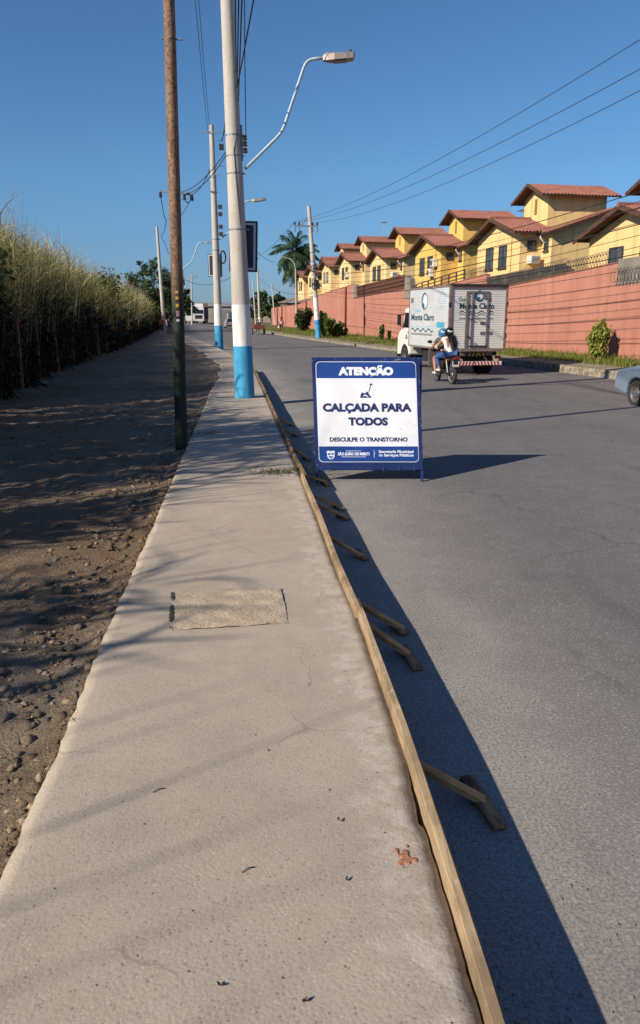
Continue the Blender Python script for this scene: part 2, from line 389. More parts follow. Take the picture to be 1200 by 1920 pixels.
# bare dirt shoulder
def dirt_mat():
    m, n, b = new_mat('dirt'); v = coord(n, 'World')
    big = noise(n, v, .7, 5, .6); mid = noise(n, v, 5, 6, .7); fine = noise(n, v, 60, 4, .75)
    base = mix(n, ramp(n, big, [(.35, 0.0), (.68, 1.0)]), (.255, .178, .117), (.365, .285, .208))
    base = mix(n, ramp(n, mid, [(.42, 0.0), (.62, .7)]), base, (.235, .160, .10))
    base = mix(n, math_(n, 'MULTIPLY', ramp(n, fine, [(.36, 1.0), (.5, 0.0)]), .6), base, (.10, .07, .048))
    base = mix(n, math_(n, 'MULTIPLY', ramp(n, noise(n, v, 28, 3, .8), [(.6, 0.0), (.68, 1.0)]), .5), base, (.42, .36, .29))
    # pale concrete dust where the path is trodden
    base = mix(n, math_(n, 'MULTIPLY', ramp(n, noise(n, coord(n, 'World', (1, .4, 1)), .55, 3), [(.5, 0.0), (.68, 1.0)]), .5), base, (.36, .325, .285))
    n.links.new(base, b.inputs['Base Color']); b.inputs['Roughness'].default_value = .95; b.inputs['Specular IOR Level'].default_value = .15
    bump(n, b, math_(n, 'ADD', math_(n, 'MULTIPLY', mid, 1.2), fine), 1.0, .045); return m
DIRT = dirt_mat()
def zdirt(x, y):
    d = xS(y) - x                           # distance left of the slab
    r = smooth(0, .5, d)
    k = .2 + .8 * r
    return zr(y) + .13 + .045 * (1 - smooth(0, .12, d)) + .045 * r * hn(x * 2, y * 2, .7, 1) + k * (.03 * hn(x, y, 4.1, 2) + .02 * hn(x, y, 11, 5)) + .05 * smooth(2.5, 5.5, d)
sheet('dirt_shoulder', ylist(-6, 152, .09, .016), 60, lambda y, t: xS(y) + .3 - (xS(y) + .3 - (xH(y) - 9)) * t ** 1.5, lambda x, y, t: zdirt(x, y), DIRT)
# ground all the way to the horizon
EARTH = mat('earth', (107, 98, 72), (79, 90, 52), .05, .95, cs='World')
gy = [-300, -60, -20, 0, 40, 60, 80, 100, 120, 150, 190, 300, 600, 1200, 2600]
sheet('ground', gy, 12, lambda y, t: -1800 + 3600 * t, lambda x, y, t: zr(y) - .06, EARTH)
# right kerb and verge
KERB = mat('old_kerb', (154, 145, 127), (77, 74, 64), 7, .9, bmp=.6, bs=25, cs='World')
kys = ylist(-6, 130, .5, .02)
Vk = []
prof = [(0.0, -.1), (.012, .88), (.03, 1.0), (.15, 1.02), (.15, .6)]
for y in kys:
    for dx, dz in prof: Vk.append((xK(y) + dx + .012 * hn(y, dz, 1.6, 3), y, zr(y) + dz * kh(y) + (.012 * hn(y, 1, 2.2, 1) if dz > .5 else 0)))
q = len(prof); Fk = [(i * q + j, i * q + j + 1, (i + 1) * q + j + 1, (i + 1) * q + j) for i in range(len(kys) - 1) for j in range(q - 1)]
tag(np_mesh('kerb', np.array(Vk), np.array(Fk), KERB), kind='structure')
PATH = mat('path_concrete', (145, 136, 119), (109, 102, 85), 1.4, .95, bmp=.3, bs=30, cs='World')
def zverge(x, y):
    t = (x - xK(y)) / max(.5, xW(y) - xK(y)); return zr(y) + kh(y) - .012 + (.04 + .06 * smooth(50, 32, y)) * t + .02 * hn(x, y, .9)
sheet('footpath', ylist(-6, 130, .5, .02), 3, lambda y, t: xK(y) + .149 + 1.3 * t, lambda x, y, t: zverge(x, y) + .004, PATH)
VERGE = mat('verge_soil', (93, 90, 52), (74, 81, 41), 1.2, .95, cs='World', bmp=.4, bs=12)
sheet('verge', ylist(-6, 165, .8, .03), 8, lambda y, t: xK(y) + 1.3 + (xW(y) + .6 - xK(y) - 1.3) * t, lambda x, y, t: zverge(x, y) - .005, VERGE)
# mortar patch in the pavement, a little sunk and rougher
MORT = mat('mortar', (186, 171, 150), (158, 142, 122), 5, .95, bmp=.9, bs=45, cs='World')
pc = [Vector((-.985, 4.84)), Vector((-.265, 4.94)), Vector((-.19, 4.33)), Vector((-.885, 4.22))]
def ppt(u, v): a = pc[3].lerp(pc[2], u); b_ = pc[0].lerp(pc[1], u); return a.lerp(b_, v)
mb = MB()
def pf(u, v):
    p = ppt(u, v); e = min(u, 1 - u, v, 1 - v); k = 1.0 if e < .001 else 0
    return (p.x + .006 * k * hn(u * 9, v * 9, .8, 1), p.y + .006 * k * hn(u * 9, v * 9, .8, 7), .2055 + (0 if e < .02 else .002) + .004 * hn(u * 6, v * 6, 2.2, 3))
mb.grid(pf, 40, 34)
tag(mb.build('mortar_patch', MORT, sm=True), kind='structure')
DARK = mat('dark_gap', (43, 37, 25), (74, 68, 52), 30, 1)
mb = MB()
def gapstrip(a, b, w0, seedv, dens):
    n_ = 60; d = (b - a); nn = Vector((-d.y, d.x)).normalized(); vs = []
    for i in range(n_ + 1):
        p = a.lerp(b, i / n_); k = max(0.0, min(1.0, (hn(i * .21, seedv, .45, seedv) - dens) * 2.2)); o_ = .006 * hn(i * .9, seedv, 2, 3); h_ = w0 * k * (.7 + .5 * random.random()) + .0002
        for s_ in (-1, 1): q_ = p + nn * (o_ + s_ * h_); vs.append((q_.x, q_.y, .2145))
    mb.add(vs, [(2 * i, 2 * i + 2, 2 * i + 3, 2 * i + 1) for i in range(n_)])
gapstrip(pc[3], pc[0], .011, 1, -.45); gapstrip(pc[0], pc[1], .0035, 2, .0); gapstrip(pc[3].lerp(pc[2], .4), pc[2], .003, 3, .1)
tag(mb.build('patch_joint', DARK, fix=False), kind='structure')
# red clay print on the pavement edge
CLAY = mat('clay', (168, 119, 92), (150, 106, 80), 40, 1, bmp=.8, bs=90)
mb = MB(); c0 = at(781, 1612, 2.27); cx, cy = .29, 2.27
for k in range(26):
    a = random.uniform(0, 6.28); r_ = abs(random.gauss(0, .02)); s_ = random.uniform(.006, .014)
    mb.ball((cx + r_ * math.cos(a), cy + r_ * math.sin(a) * 1.5, .2005), (s_, s_ * 1.2, .003), 8)
tag(mb.build('clay_smear', CLAY, sm=True), kind='structure')
# stones scattered on the dirt
ico = bmesh.new(); bmesh.ops.create_icosphere(ico, subdivisions=1, radius=1); IV = np.array([v.co[:] for v in ico.verts]); IF = np.array([[v.index for v in f.verts] for f in ico.faces]); ico.free()
def rocks(name, pts, sizes, m, seedv=1, flat=.6):
    V = []; Fr = []
    for i, (p, s_) in enumerate(zip(pts, sizes)):
        sc_ = np.array([rng.uniform(.7, 1.4), rng.uniform(.7, 1.3), flat * rng.uniform(.6, 1.2)]) * s_
        jit = 1 + rng.uniform(-.45, .45, (len(IV), 1)); a = rng.uniform(0, 6.28); ca, sa = math.cos(a), math.sin(a)
        v = IV * jit * sc_; v = np.stack([v[:, 0] * ca - v[:, 1] * sa, v[:, 0] * sa + v[:, 1] * ca, v[:, 2]], 1)
        V.append(v + np.array(p)); Fr.append(IF + i * len(IV))
    return np_mesh(name, np.concatenate(V), np.concatenate(Fr), m)
STONE = mat('stone', (156, 138, 116), (119, 102, 79), 3, .95, cs='World', bmp=.5, bs=40)
pts = []; sz = []
for i in range(6500):
    y = -.5 + 22 * random.random() ** 1.7; d = abs(random.gauss(.05, .55)) if random.random() < .55 else random.uniform(0, 4.5)
    x = slabLft(y) - .015 - d; s_ = min(.03, .0035 + .0045 * abs(random.gauss(0, 1)) ** 1.7); pts.append((x, y, zdirt(x, y) + s_ * .2)); sz.append(s_)
tag(rocks('gravel', pts, sz, STONE), kind='stuff')
pts = []; sz = []
for i in range(5200):                       # clods of earth, thickest along the broken pavement edge
    y = -.5 + 16 * random.random() ** 1.5; d = abs(random.gauss(.0, .28)) if random.random() < .6 else random.uniform(0, 4)
    x = slabLft(y) - .01 - d; s_ = min(.05, .006 + .010 * abs(random.gauss(0, 1)) ** 1.5); pts.append((x, y, zdirt(x, y) + s_ * .05)); sz.append(s_)
tag(rocks('earth_clods', pts, sz, DIRT, flat=.55), kind='stuff')
pts = []; sz = []
for i in range(1500):
    y = .8 + 13 * random.random() ** 1.4; x = xL(y) + abs(random.gauss(.25, .5)); s_ = .002 + .004 * random.random() ** 3
    pts.append((x, y, .002)); sz.append(s_)
for i in range(420):
    y = .8 + 9 * random.random() ** 1.4; x = slabLft(y) + random.random() * (slabR(y) - slabLft(y)); s_ = .0015 + .003 * random.random() ** 3
    pts.append((x, y, .202)); sz.append(s_)
tag(rocks('grit', pts, sz, mat('grit', (141, 130, 114), (94, 86, 76), 90, .95, cs='World'), 2), kind='stuff')
STN = [(153, 773, .075, 'pale flat stone lying in the shade of the dirt shoulder, farthest of the loose stones', ), (100, 1200, .04, ''), (75, 1472, .042, ''), (45, 1555, .036, ''), (20, 1560, .03, ''), (225, 895, .05, ''), (255, 818, .06, '')]
LBL = ['pale angular stone half buried in shaded dirt, farthest of the loose stones', 'small grey stone in the dark dirt left of the mortar patch', 'pale chip of rubble touching the left edge of the pavement', 'jagged clod of rubble at the bottom left edge of the pavement', 'brown clod of rubble at the left border, beside a jagged clod', 'whitish stone in the shaded dirt left of the brown pole foot', 'white stone in the shaded dirt just behind the others near the brown pole']
for (px, py, s_, _x), lb in zip([t + ('',) if len(t) == 3 else t for t in STN], LBL):
    r0 = at(px, py, 5); d_ = (r0 - Vector((0, 0, CZ))); t = (.15 - CZ) / d_.z; p = Vector((0, 0, CZ)) + d_ * t
    tag(rocks('stone', [(p.x, p.y, zdirt(p.x, p.y) + s_ * .25)], [s_ * .62], STONE, flat=.8), lb, 'stone', 'loose stones on the dirt')
# dry leaves and twigs on the pavement
LEAF = mat('dry_leaf', (106, 95, 76), (74, 67, 54), 60, .9)
for (px, py, L, lb) in [(635, 1540, .02, 'curled dark leaf on the pavement near the nailed board crack'), (650, 1652, .018, 'small dark leaf on the pavement left of the clay smear'), (298, 1483, .05, 'thin dry twig on the middle of the pavement'), (465, 1632, .05, 'thin dry twig on the lower pavement'), (412, 1850, .018, 'round dark leaf flat at the bottom of the pavement'), (572, 1880, .02, 'dark leaf scrap at the lowest part of the pavement')]:
    d_ = at(px, py, 5) - Vector((0, 0, CZ)); t = (.2 - CZ) / d_.z; p = Vector((0, 0, CZ)) + d_ * t; mb = MB(); a = random.uniform(0, 3.1)
    if 'twig' in lb:
        mb.tube([(-L / 2, 0, .004), (0, .004, .007), (L / 2, -.002, .004)], .0022, 5)
    else:
        mb.grid(lambda u, v_: ((u - .5) * L, (v_ - .5) * L * .55 * math.sin(math.pi * min(.98, max(.02, u))), .003 + .012 * (abs(v_ - .5) + abs(u - .5))), 6, 4)
    o = mb.build('twig' if 'twig' in lb else 'dry_leaf', LEAF, sm=True); o.location = (p.x, p.y, .2); o.rotation_euler = (0, 0, a if 'twig' not in lb else .6)
    tag(o, lb, 'twig' if 'twig' in lb else 'leaf')
# ================================================================ BUILDINGS: perimeter wall and the row of houses
WALLM = None
def plaster(name, c1, c2, stain, st=.5):
    m, n, b = new_mat(name); v = coord(n, 'World')
    f = noise(n, v, .45, 5, .6); base = mix(n, ramp(n, f, [(.3, 0.0), (.7, 1.0)]), lin(c1), lin(c2))
    drip = noise(n, coord(n, 'World', (1.6, 1.6, .12)), 1.5, 6, .7)
    base = mix(n, math_(n, 'MULTIPLY', ramp(n, drip, [(.47, 0.0), (.66, 1.0)]), st), base, lin(stain))
    base = mix(n, math_(n, 'MULTIPLY', ramp(n, noise(n, v, 6, 6, .75), [(.5, 0.0), (.75, 1.0)]), .3), base, lin(stain))
    n.links.new(base, b.inputs['Base Color']); b.inputs['Roughness'].default_value = .92; b.inputs['Specular IOR Level'].default_value = .2
    bump(n, b, noise(n, v, 9, 5), .25, .02); return m
WALLM = plaster('red_plaster', (179, 126, 108), (166, 112, 98), (128, 86, 74), .34)
GREYP = plaster('grey_plaster', (139, 133, 124), (119, 113, 106), (76, 73, 69))
DARKP = plaster('dark_plaster', (85, 80, 75), (72, 68, 63), (48, 46, 44))
WIRE = mat('razor_wire', (110, 108, 106), (85, 82, 79), 20, .5, .7)
RUST = mat('rust_iron', (106, 64, 52), (76, 47, 40), 9, .85, bmp=.3)
BRICK = mat('bare_brick', (139, 90, 72), (109, 70, 57), 6, .95, bmp=.5, bs=20)
wall = empty('perimeter_wall', (xW(60), 60, 0), 0, 'long salmon red plastered wall with a stepped top running below the yellow houses', 'wall')
wo_ = Vector(wall.location)
def wpt(y, z, off=0.0): return Vector((xW(y) + off, y, z)) - wo_
WS = [(-6, 28.5, 4.1, 4.0, WALLM), (28.5, 30.9, 3.18, 3.18, WALLM), (30.9, 43.9, 3.98, 3.33, WALLM), (43.9, 58.6, 4.2, 3.5, WALLM), (58.6, 76.6, 3.97, 3.64, WALLM),
      (76.6, 95.2, 4.95, 4.42, WALLM), (95.2, 111, 4.35, 3.6, WALLM), (111, 143, 3.6, 3.45, WALLM)]
mb = MB()
for a, b_, z0, z1, _m in WS:
    mb.prism([wpt(a, -.1), wpt(b_, -.1), wpt(b_, z1), wpt(a, z0)], (.22, .04, 0))
mb.build('masonry', WALLM, wall)
mb = MB()                                     # copings
for a, b_, z0, z1, _m in WS:
    if a == 28.5: continue
    mb.prism([wpt(a + .02, z0 + .002, -.03), wpt(b_ - .02, z1 + .002, -.03), wpt(b_ - .02, z1 + .05, -.03), wpt(a + .02, z0 + .05, -.03)], (.28, .05, 0))
mb.build('coping', plaster('coping_plaster', (143, 98, 89), (122, 83, 74), (90, 68, 62)), wall)
mb = MB(); mb.prism([wpt(28.5, 3.183), wpt(30.9, 3.183), wpt(30.9, 4.12), wpt(28.5, 4.14)], (.25, .04, 0)); mb.prism([wpt(20, 4.06, .01), wpt(28.49, 4.06, .01), wpt(28.49, 4.2, .01), wpt(20, 4.2, .01)], (.2, .04, 0))
mb.build('raw_render_panel', GREYP, wall)
mb = MB(); mb.prism([wpt(34.4, 3.86, .02), wpt(43.7, 3.39, .02), wpt(43.7, 4.08, .02), wpt(35.4, 4.24, .02)], (.16, .03, 0)); mb.build('dark_parapet', DARKP, wall)
def coil(y0, y1, za, zb, r=.26, step=.22, off=.05):
    m_ = MB(); pts = []; n_ = int((y1 - y0) / step) * 10
    for i in range(n_ + 1):
        u = i / n_; y = y0 + (y1 - y0) * u; a = i / 10 * 2 * math.pi
        pts.append(wpt(y, za + (zb - za) * u + r + r * math.sin(a) * 1.0, off + r * .5 * math.cos(a)))
    m_.tube(pts, .012, 4); return m_
coil(30.9, 35.2, 4.02, 3.8).build('razor_wire_coil', WIRE, wall)
coil(34.6, 43.6, 3.9, 3.44, off=-.2).build('razor_wire_coil', WIRE, wall)
coil(43.9, 47, 4.2, 4.05).build('razor_wire_coil', WIRE, wall)
coil(26, 30.8, 3.25, 3.25, off=-.22).build('razor_wire_coil', WIRE, wall)
# iron rail on the wall between the truck and the grey pier
mb = MB()
for u in np.linspace(0, 1, 9): y = 47.5 + 10.8 * u; z = 4.05 - .55 * u; mb.bar(wpt(y, z, .1), wpt(y, z + .62, .1), .09, .09)
for dz in (.18, .4, .62): mb.bar(wpt(47.5, 4.05 + dz, .1), wpt(58.3, 3.5 + dz, .1), .06, .06)
mb.build('iron_rail', mat('weathered_rail', (92, 75, 66), (61, 54, 49), 8, .9), wall)
mb = MB(); mb.prism([wpt(57.8, 3.2, -.05), wpt(59.4, 3.3, -.05), wpt(59.3, 4.95, -.05), wpt(58.0, 4.6, -.05)], (.4, .07, 0)); mb.build('grey_pier', GREYP, wall)
# brick-red lattice panel
mb = MB()
for k in range(64):
    y = 59.6 + 16.2 * k / 63; z0 = 3.97 - .33 * (y - 58.6) / 18 + .03
    mb.bar(wpt(y, z0, .0), wpt(y, z0 + 1.02, .0), .05, .05)
for dz in (.06, .36, .66, .98): mb.bar(wpt(59.5, 3.98 + dz, -.03), wpt(76.2, 3.67 + dz, -.03), .05, .09)
mb.build('lattice_panel', RUST, wall)
mb = MB(); mb.prism([wpt(59.5, 4.02, .1), wpt(76, 3.7, .1), wpt(76, 4.62, .1), wpt(59.5, 4.9, .1)], (.1, .02, 0)); mb.build('brick_infill', BRICK, wall)
mb = MB(); mb.prism([wpt(75.0, 3.72, -.06), wpt(76.5, 3.7, -.06), wpt(76.4, 4.95, -.06), wpt(75.1, 4.9, -.06)], (.25, .04, 0)); mb.build('grey_pier', GREYP, wall)
# downpipes
PIPE = mat('pipe_paint', (124, 59, 51), (102, 48, 42), 9, .7)
for y, z in ((79.6, 4.7), (104, 3.9), (128, 3.4), (134, 3.4)):
    mb = MB(); mb.tube([wpt(y, .1, -.12), wpt(y, z, -.12), wpt(y, z + .1, .02)], .09, 8); mb.build('downpipe', PIPE, wall, sm=True)
# rubble, sheds and tarps seen above the far end of the wall
SHED = mat('shed_board', (125, 113, 99), (79, 70, 61), 2.5, .95)
for (y, L, h, lb) in [(100.5, 5, .6, 'low weathered lean-to roof above the far wall beside the leaning utility pole'), (112, 8, .85, 'grey patched lean-to above the far end of the wall'), (129, 9, 1.3, 'crooked shack of grey boards at the far tip of the wall')]:
    t = empty('lean_to', (xW(y) + 1.2, y, 0), R(10.2), lb, 'shed', 'lean-tos above the far wall'); z0 = 3.4 if y > 105 else 3.9
    mb = MB(); mb.box((0, 0, z0 / 2 + h * .25), (1.6, L, z0 + h * .5)); mb.build('wall', SHED, t)
    mb = MB(); mb.prism([(-1.2, -L / 2 - .3, z0 + h * .45), (1.1, -L / 2 - .3, z0 + h * 1.05), (1.1, -L / 2 - .3, z0 + h * 1.05 + .06), (-1.2, -L / 2 - .3, z0 + h * .45 + .06)], (0, L + .6, .2)); mb.build('roof', mat('sheet_roof', (138, 124, 112), (91, 74, 64), 3, .8), t)

# ---- houses
def yellow(name, c1, c2): return plaster(name, c1, c2, (169, 143, 98), .5)
YEL = [yellow('yellow_plaster_%s' % k, a, b_) for k, a, b_ in (('warm', (228, 198, 142), (220, 188, 130)), ('deep', (222, 185, 105), (211, 173, 92)), ('pale', (230, 204, 154), (222, 192, 138)))]
def tile_mat():
    m, n, b = new_mat('clay_tile'); v = coord(n, 'Object')
    f = noise(n, v, 2.2, 6, .7); g = noise(n, v, 9, 4, .7)
    base = mix(n, ramp(n, f, [(.35, 0.0), (.65, 1.0)]), lin((143, 95, 80)), lin((116, 72, 64)))
    base = mix(n, ramp(n, g, [(.5, 0.0), (.75, .7)]), base, lin((106, 66, 56)))
    base = mix(n, ramp(n, noise(n, v, 5, 3), [(.62, 0.0), (.72, .5)]), base, lin((176, 136, 118)))
    n.links.new(base, b.inputs['Base Color']); b.inputs['Roughness'].default_value = .9; return m
TILE = tile_mat(); WOODD = mat('dark_eave_wood', (90, 58, 46), (67, 43, 35), 5, .85)
GLASS = mat('window_glass', (74, 82, 88), (44, 51, 56), 1.2, .12, spec=.8); FRAME = mat('window_frame', (74, 67, 60), (53, 48, 41), 6, .6)
WHITEP = mat('white_enamel', (217, 216, 210), (196, 194, 186), 5, .5); GRILL = mat('grille_grey', (109, 113, 116), (85, 89, 92), 9, .5, .3); CURT = mat('curtain', (185, 189, 196), (127, 136, 148), 9, .9, stretch=(1, 6, .3))
STEEL = mat('antenna_steel', (184, 188, 192), (143, 148, 152), 9, .35, .8)
def roof(parent, r0, r1, e0, e1, name='roof'):
    """corrugated clay roof plane: ridge r0-r1, eave e0-e1 (matching ends)"""
    r0, r1, e0, e1 = map(Vector, (r0, r1, e0, e1)); nrm = (r1 - r0).cross(e0 - r0).normalized()
    if nrm.z < 0: nrm = -nrm
    L = (r1 - r0).length; nw = max(6, int(L / .2)); S = max(2, int((e0 - r0).length / .38)); m_ = MB()
    def f(u, v_):
        row = min(S - 1, int(v_ * S * .9999)); fr = v_ * S - row
        return (r0.lerp(r1, u)).lerp(e0.lerp(e1, u), v_) + nrm * (.075 + .04 * math.sin(u * nw * 2 * math.pi) + .012 * math.sin(u * 7) + .02 * fr)
    m_.grid(f, nw * 4, S * 2)
    m_.prism([r0, r1, e1, e0], nrm * .05, 1)
    return m_.build(name, [TILE, WOODD], parent)
def window(parent, x, y0, y1, z0, z1, kind='plain', nx=-1):
    if kind == 'plain' and random.random() < .35: kind = 'curtain'
    f = MB(); t = .06
    for a, b_, c_, d_ in ((y0, y1, z0, z0 + t), (y0, y1, z1 - t, z1), (y0, y0 + t, z0 + t, z1 - t), (y1 - t, y1, z0 + t, z1 - t), ((y0 + y1) / 2 - .025, (y0 + y1) / 2 + .025, z0 + t, z1 - t)):
        f.box((x - .03, (a + b_) / 2, (c_ + d_) / 2), (.07, b_ - a, d_ - c_))
    f.box((x - .05, (y0 + y1) / 2, z0 - .04), (.14, y1 - y0 + .15, .07))
    wn = f.build('window', FRAME, parent)
    p = MB(); p.box((x - .012, (y0 + y1) / 2, (z0 + z1) / 2), (.02, y1 - y0 - 2 * t - .004, z1 - z0 - 2 * t - .004)); p.build('pane', GLASS if kind != 'curtain' else CURT, wn)
    if kind == 'bars':
        g = MB()
        for k in range(7): yy = y0 + .08 + (y1 - y0 - .16) * k / 6; g.cyl((x - .1, yy, z0), (x - .1, yy, z1), .013, n=5)
        for zz in (z0 + .2, (z0 + z1) / 2, z1 - .2): g.bar((x - .1, y0, zz), (x - .1, y1, zz), .03, .02)
        g.build('grille', GRILL, wn)
def side_window(parent, y, x0, x1, z0, z1):
    f = MB(); t = .05
    for a, b_, c_, d_ in ((x0, x1, z0, z0 + t), (x0, x1, z1 - t, z1), (x0, x0 + t, z0 + t, z1 - t), (x1 - t, x1, z0 + t, z1 - t)):
        f.box(((a + b_) / 2, y - .03, (c_ + d_) / 2), (b_ - a, .06, d_ - c_))
    wn = f.build('window', FRAME, parent); p = MB(); p.box(((x0 + x1) / 2, y - .012, (z0 + z1) / 2), (x1 - x0 - .104, .02, z1 - z0 - .104)); p.build('pane', GLASS, wn)
def split_ac(parent, c, face):
    """outdoor unit; face: 'x' fan looks to -x, 'y' fan looks to -y"""
    m_ = MB(); sz = (.32, .8, .58) if face == 'x' else (.8, .32, .58); m_.box(c, sz)
    b_ = m_.build('air_conditioner', WHITEP, parent, bevel=.02); f = MB(); ax = (-1, 0, 0) if face == 'x' else (0, -1, 0)
    o_ = Vector(c) + Vector(ax) * .163 + (Vector((0, .1, 0)) if face == 'x' else Vector((.1, 0, 0)))
    f.lathe([(.22, 0), (.22, .02), (.19, .025), (.19, .008), (.02, .008), (.02, .02), (0, .02)], o_, ax, 18); f.build('fan_guard', GRILL, b_)
def box_ac(parent, c):
    m_ = MB(); m_.box(c, (.55, .6, .42)); b_ = m_.build('window_unit', WHITEP, parent, bevel=.015); g = MB()
    for k in range(7): g.box((c[0], c[1] - .305, c[2] - .16 + .05 * k), (.46, .012, .022))
    g.build('grille', GRILL, b_)
def house(i, gx, gy, zp, zt, label, opt):
    """gable peak of the street front at (gx, gy, zp); tower roof peak height zt"""
    d = Vector((-.177, .984, 0)); nrm = Vector((.984, .177, 0))
    O = Vector((gx, gy, 0)) - 3.7 * d + .5 * nrm; H = empty('yellow_house', O, R(10.2), label, 'house', 'yellow houses behind the wall')
    Y0, Y1, XB, XD = .6, 7.0, 1.3, 9.0; ym = 3.8; ze = zp - .95; wm = YEL[opt.get('c', i % 3)]; b0 = .6
    m_ = MB(); m_.prism([(0, Y0, b0), (0, Y1, b0), (0, Y1, ze), (0, ym, zp - .08), (0, Y0, ze)], (XB + 3.4, 0, 0)); m_.build('front_wall', wm, H)
    m_ = MB(); xr = 5.4; zb = ze - .12; zr_ = ze + 1.25
    m_.prism([(XB, -.6, b0), (XB, -.6, zb), (xr, -.6, zr_ - .07), (XD, -.6, zb + .25), (XD, -.6, b0)], (0, 1.198, 0)); m_.prism([(XB + .01, .602, b0), (XB + .01, .602, zb), (xr, .602, zr_ - .07), (XD - .01, .602, zb + .25), (XD - .01, .602, b0)], (0, 6.35, 0)); m_.build('rear_wall', wm, H)
    xo = -.55; yo = .5; k = (zp - ze) / (ym - Y0); k2 = (zp - ze) / (Y1 - ym)
    roof(H, (xo, ym, zp), (5.0, ym, zp), (xo, Y0 - yo, ze - k * yo + .02), (5.0, Y0 - yo, ze - k * yo + .02))
    roof(H, (xo, ym, zp), (5.0, ym, zp), (xo, Y1 + yo, ze - k2 * yo + .02), (5.0, Y1 + yo, ze - k2 * yo + .02))
    m_ = MB()                                   # barge boards and a ridge cap
    m_.bar((xo - .02, ym, zp + .02), (xo - .02, Y0 - yo, ze - k * yo + .02), .05, .2); m_.bar((xo - .02, ym, zp + .02), (xo - .02, Y1 + yo, ze - k2 * yo + .02), .05, .2)
    m_.build('barge_board', WOODD, H)
    m_ = MB(); m_.tube([(xo - .05, ym, zp + .1), (3.4, ym, zp + .1)], .11, 8); m_.build('ridge_cap', TILE, H)
    roof(H, (xr, -1.05, zr_), (xr, 7.3, zr_), (XB - .35, -1.05, zb - .1), (XB - .35, 7.3, zb - .1))
    roof(H, (xr, -1.05, zr_), (xr, 7.3, zr_), (XD + .4, -1.05, zb + .12), (XD + .4, 7.3, zb + .12))
    # water tank tower
    tx0, tx1, ty0, ty1 = 2.0, 5.6, 1.6 + opt.get('ts', 0), 4.8 + opt.get('ts', 0); tm = (ty0 + ty1) / 2; te = zt - .62
    m_ = MB(); m_.prism([(tx0, ty0, 4), (tx0, ty1, 4), (tx0, ty1, te), (tx0, tm, zt - .07), (tx0, ty0, te)], (tx1 - tx0, 0, 0)); tw = m_.build('tower_wall', YEL[opt.get('t', opt.get('c', i % 3))], H)
    kk = .62 / (tm - ty0)
    roof(H, (tx0 - .6, tm, zt), (tx1 + .6, tm, zt), (tx0 - .6, ty0 - .55, te - kk * .55), (tx1 + .6, ty0 - .55, te - kk * .55), 'tower_roof')
    roof(H, (tx0 - .6, tm, zt), (tx1 + .6, tm, zt), (tx0 - .6, ty1 + .55, te - kk * .55), (tx1 + .6, ty1 + .55, te - kk * .55), 'tower_roof')
    m_ = MB(); m_.bar((tx0 - .62, tm, zt + .02), (tx0 - .62, ty0 - .55, te - kk * .55 + .02), .05, .17); m_.bar((tx0 - .62, tm, zt + .02), (tx0 - .62, ty1 + .55, te - kk * .55 + .02), .05, .17); m_.build('barge_board', WOODD, H)
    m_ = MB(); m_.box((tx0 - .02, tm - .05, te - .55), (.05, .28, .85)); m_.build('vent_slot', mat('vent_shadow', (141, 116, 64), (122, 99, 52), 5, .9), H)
    for yw, kind in opt.get('w', ((2.9, 'plain'), (4.9, 'plain'))): window(H, 0, yw - .55, yw + .55, zp - 2.75, zp - 1.5, kind)
    window(H, XB, -.25, .25, zp - 2.0, zp - 1.35)
    side_window(H, Y0, .42, .95, zp - 1.95, zp - 1.4)
    if opt.get('box'): box_ac(H, (.72, Y0 - .28, zp - 2.45))
    for c_, f_ in opt.get('ac', ()): split_ac(H, (c_[0], c_[1], zp + c_[2]), f_)
    m_ = MB(); m_.tube([(-.06, 1.7, ze), (-.06, 1.7, b0)], .035, 6); m_.build('downpipe', wm, H)
    m_ = MB(); m_.tube([(XB - .3, .2, zb + .0), (XB - .3, .2, zb - .25), (XB - .05, .2, zb - .5)], .05, 6); m_.build('gutter_spout', WHITEP, H)
    if opt.get('ant'):
        ax, ay, az = opt['ant']; m_ = MB(); m_.tube([(ax, ay, az), (ax, ay, az + 1.5)], .03, 6); m_.bar((ax, ay - .55, az + 1.4), (ax, ay + .55, az + 1.4), .035, .035)
        for k_ in range(6): m_.bar((ax - .32, ay - .5 + .2 * k_, az + 1.42), (ax + .32, ay - .5 + .2 * k_, az + 1.42), .025, .025)
        m_.build('antenna', STEEL, H)
    return H
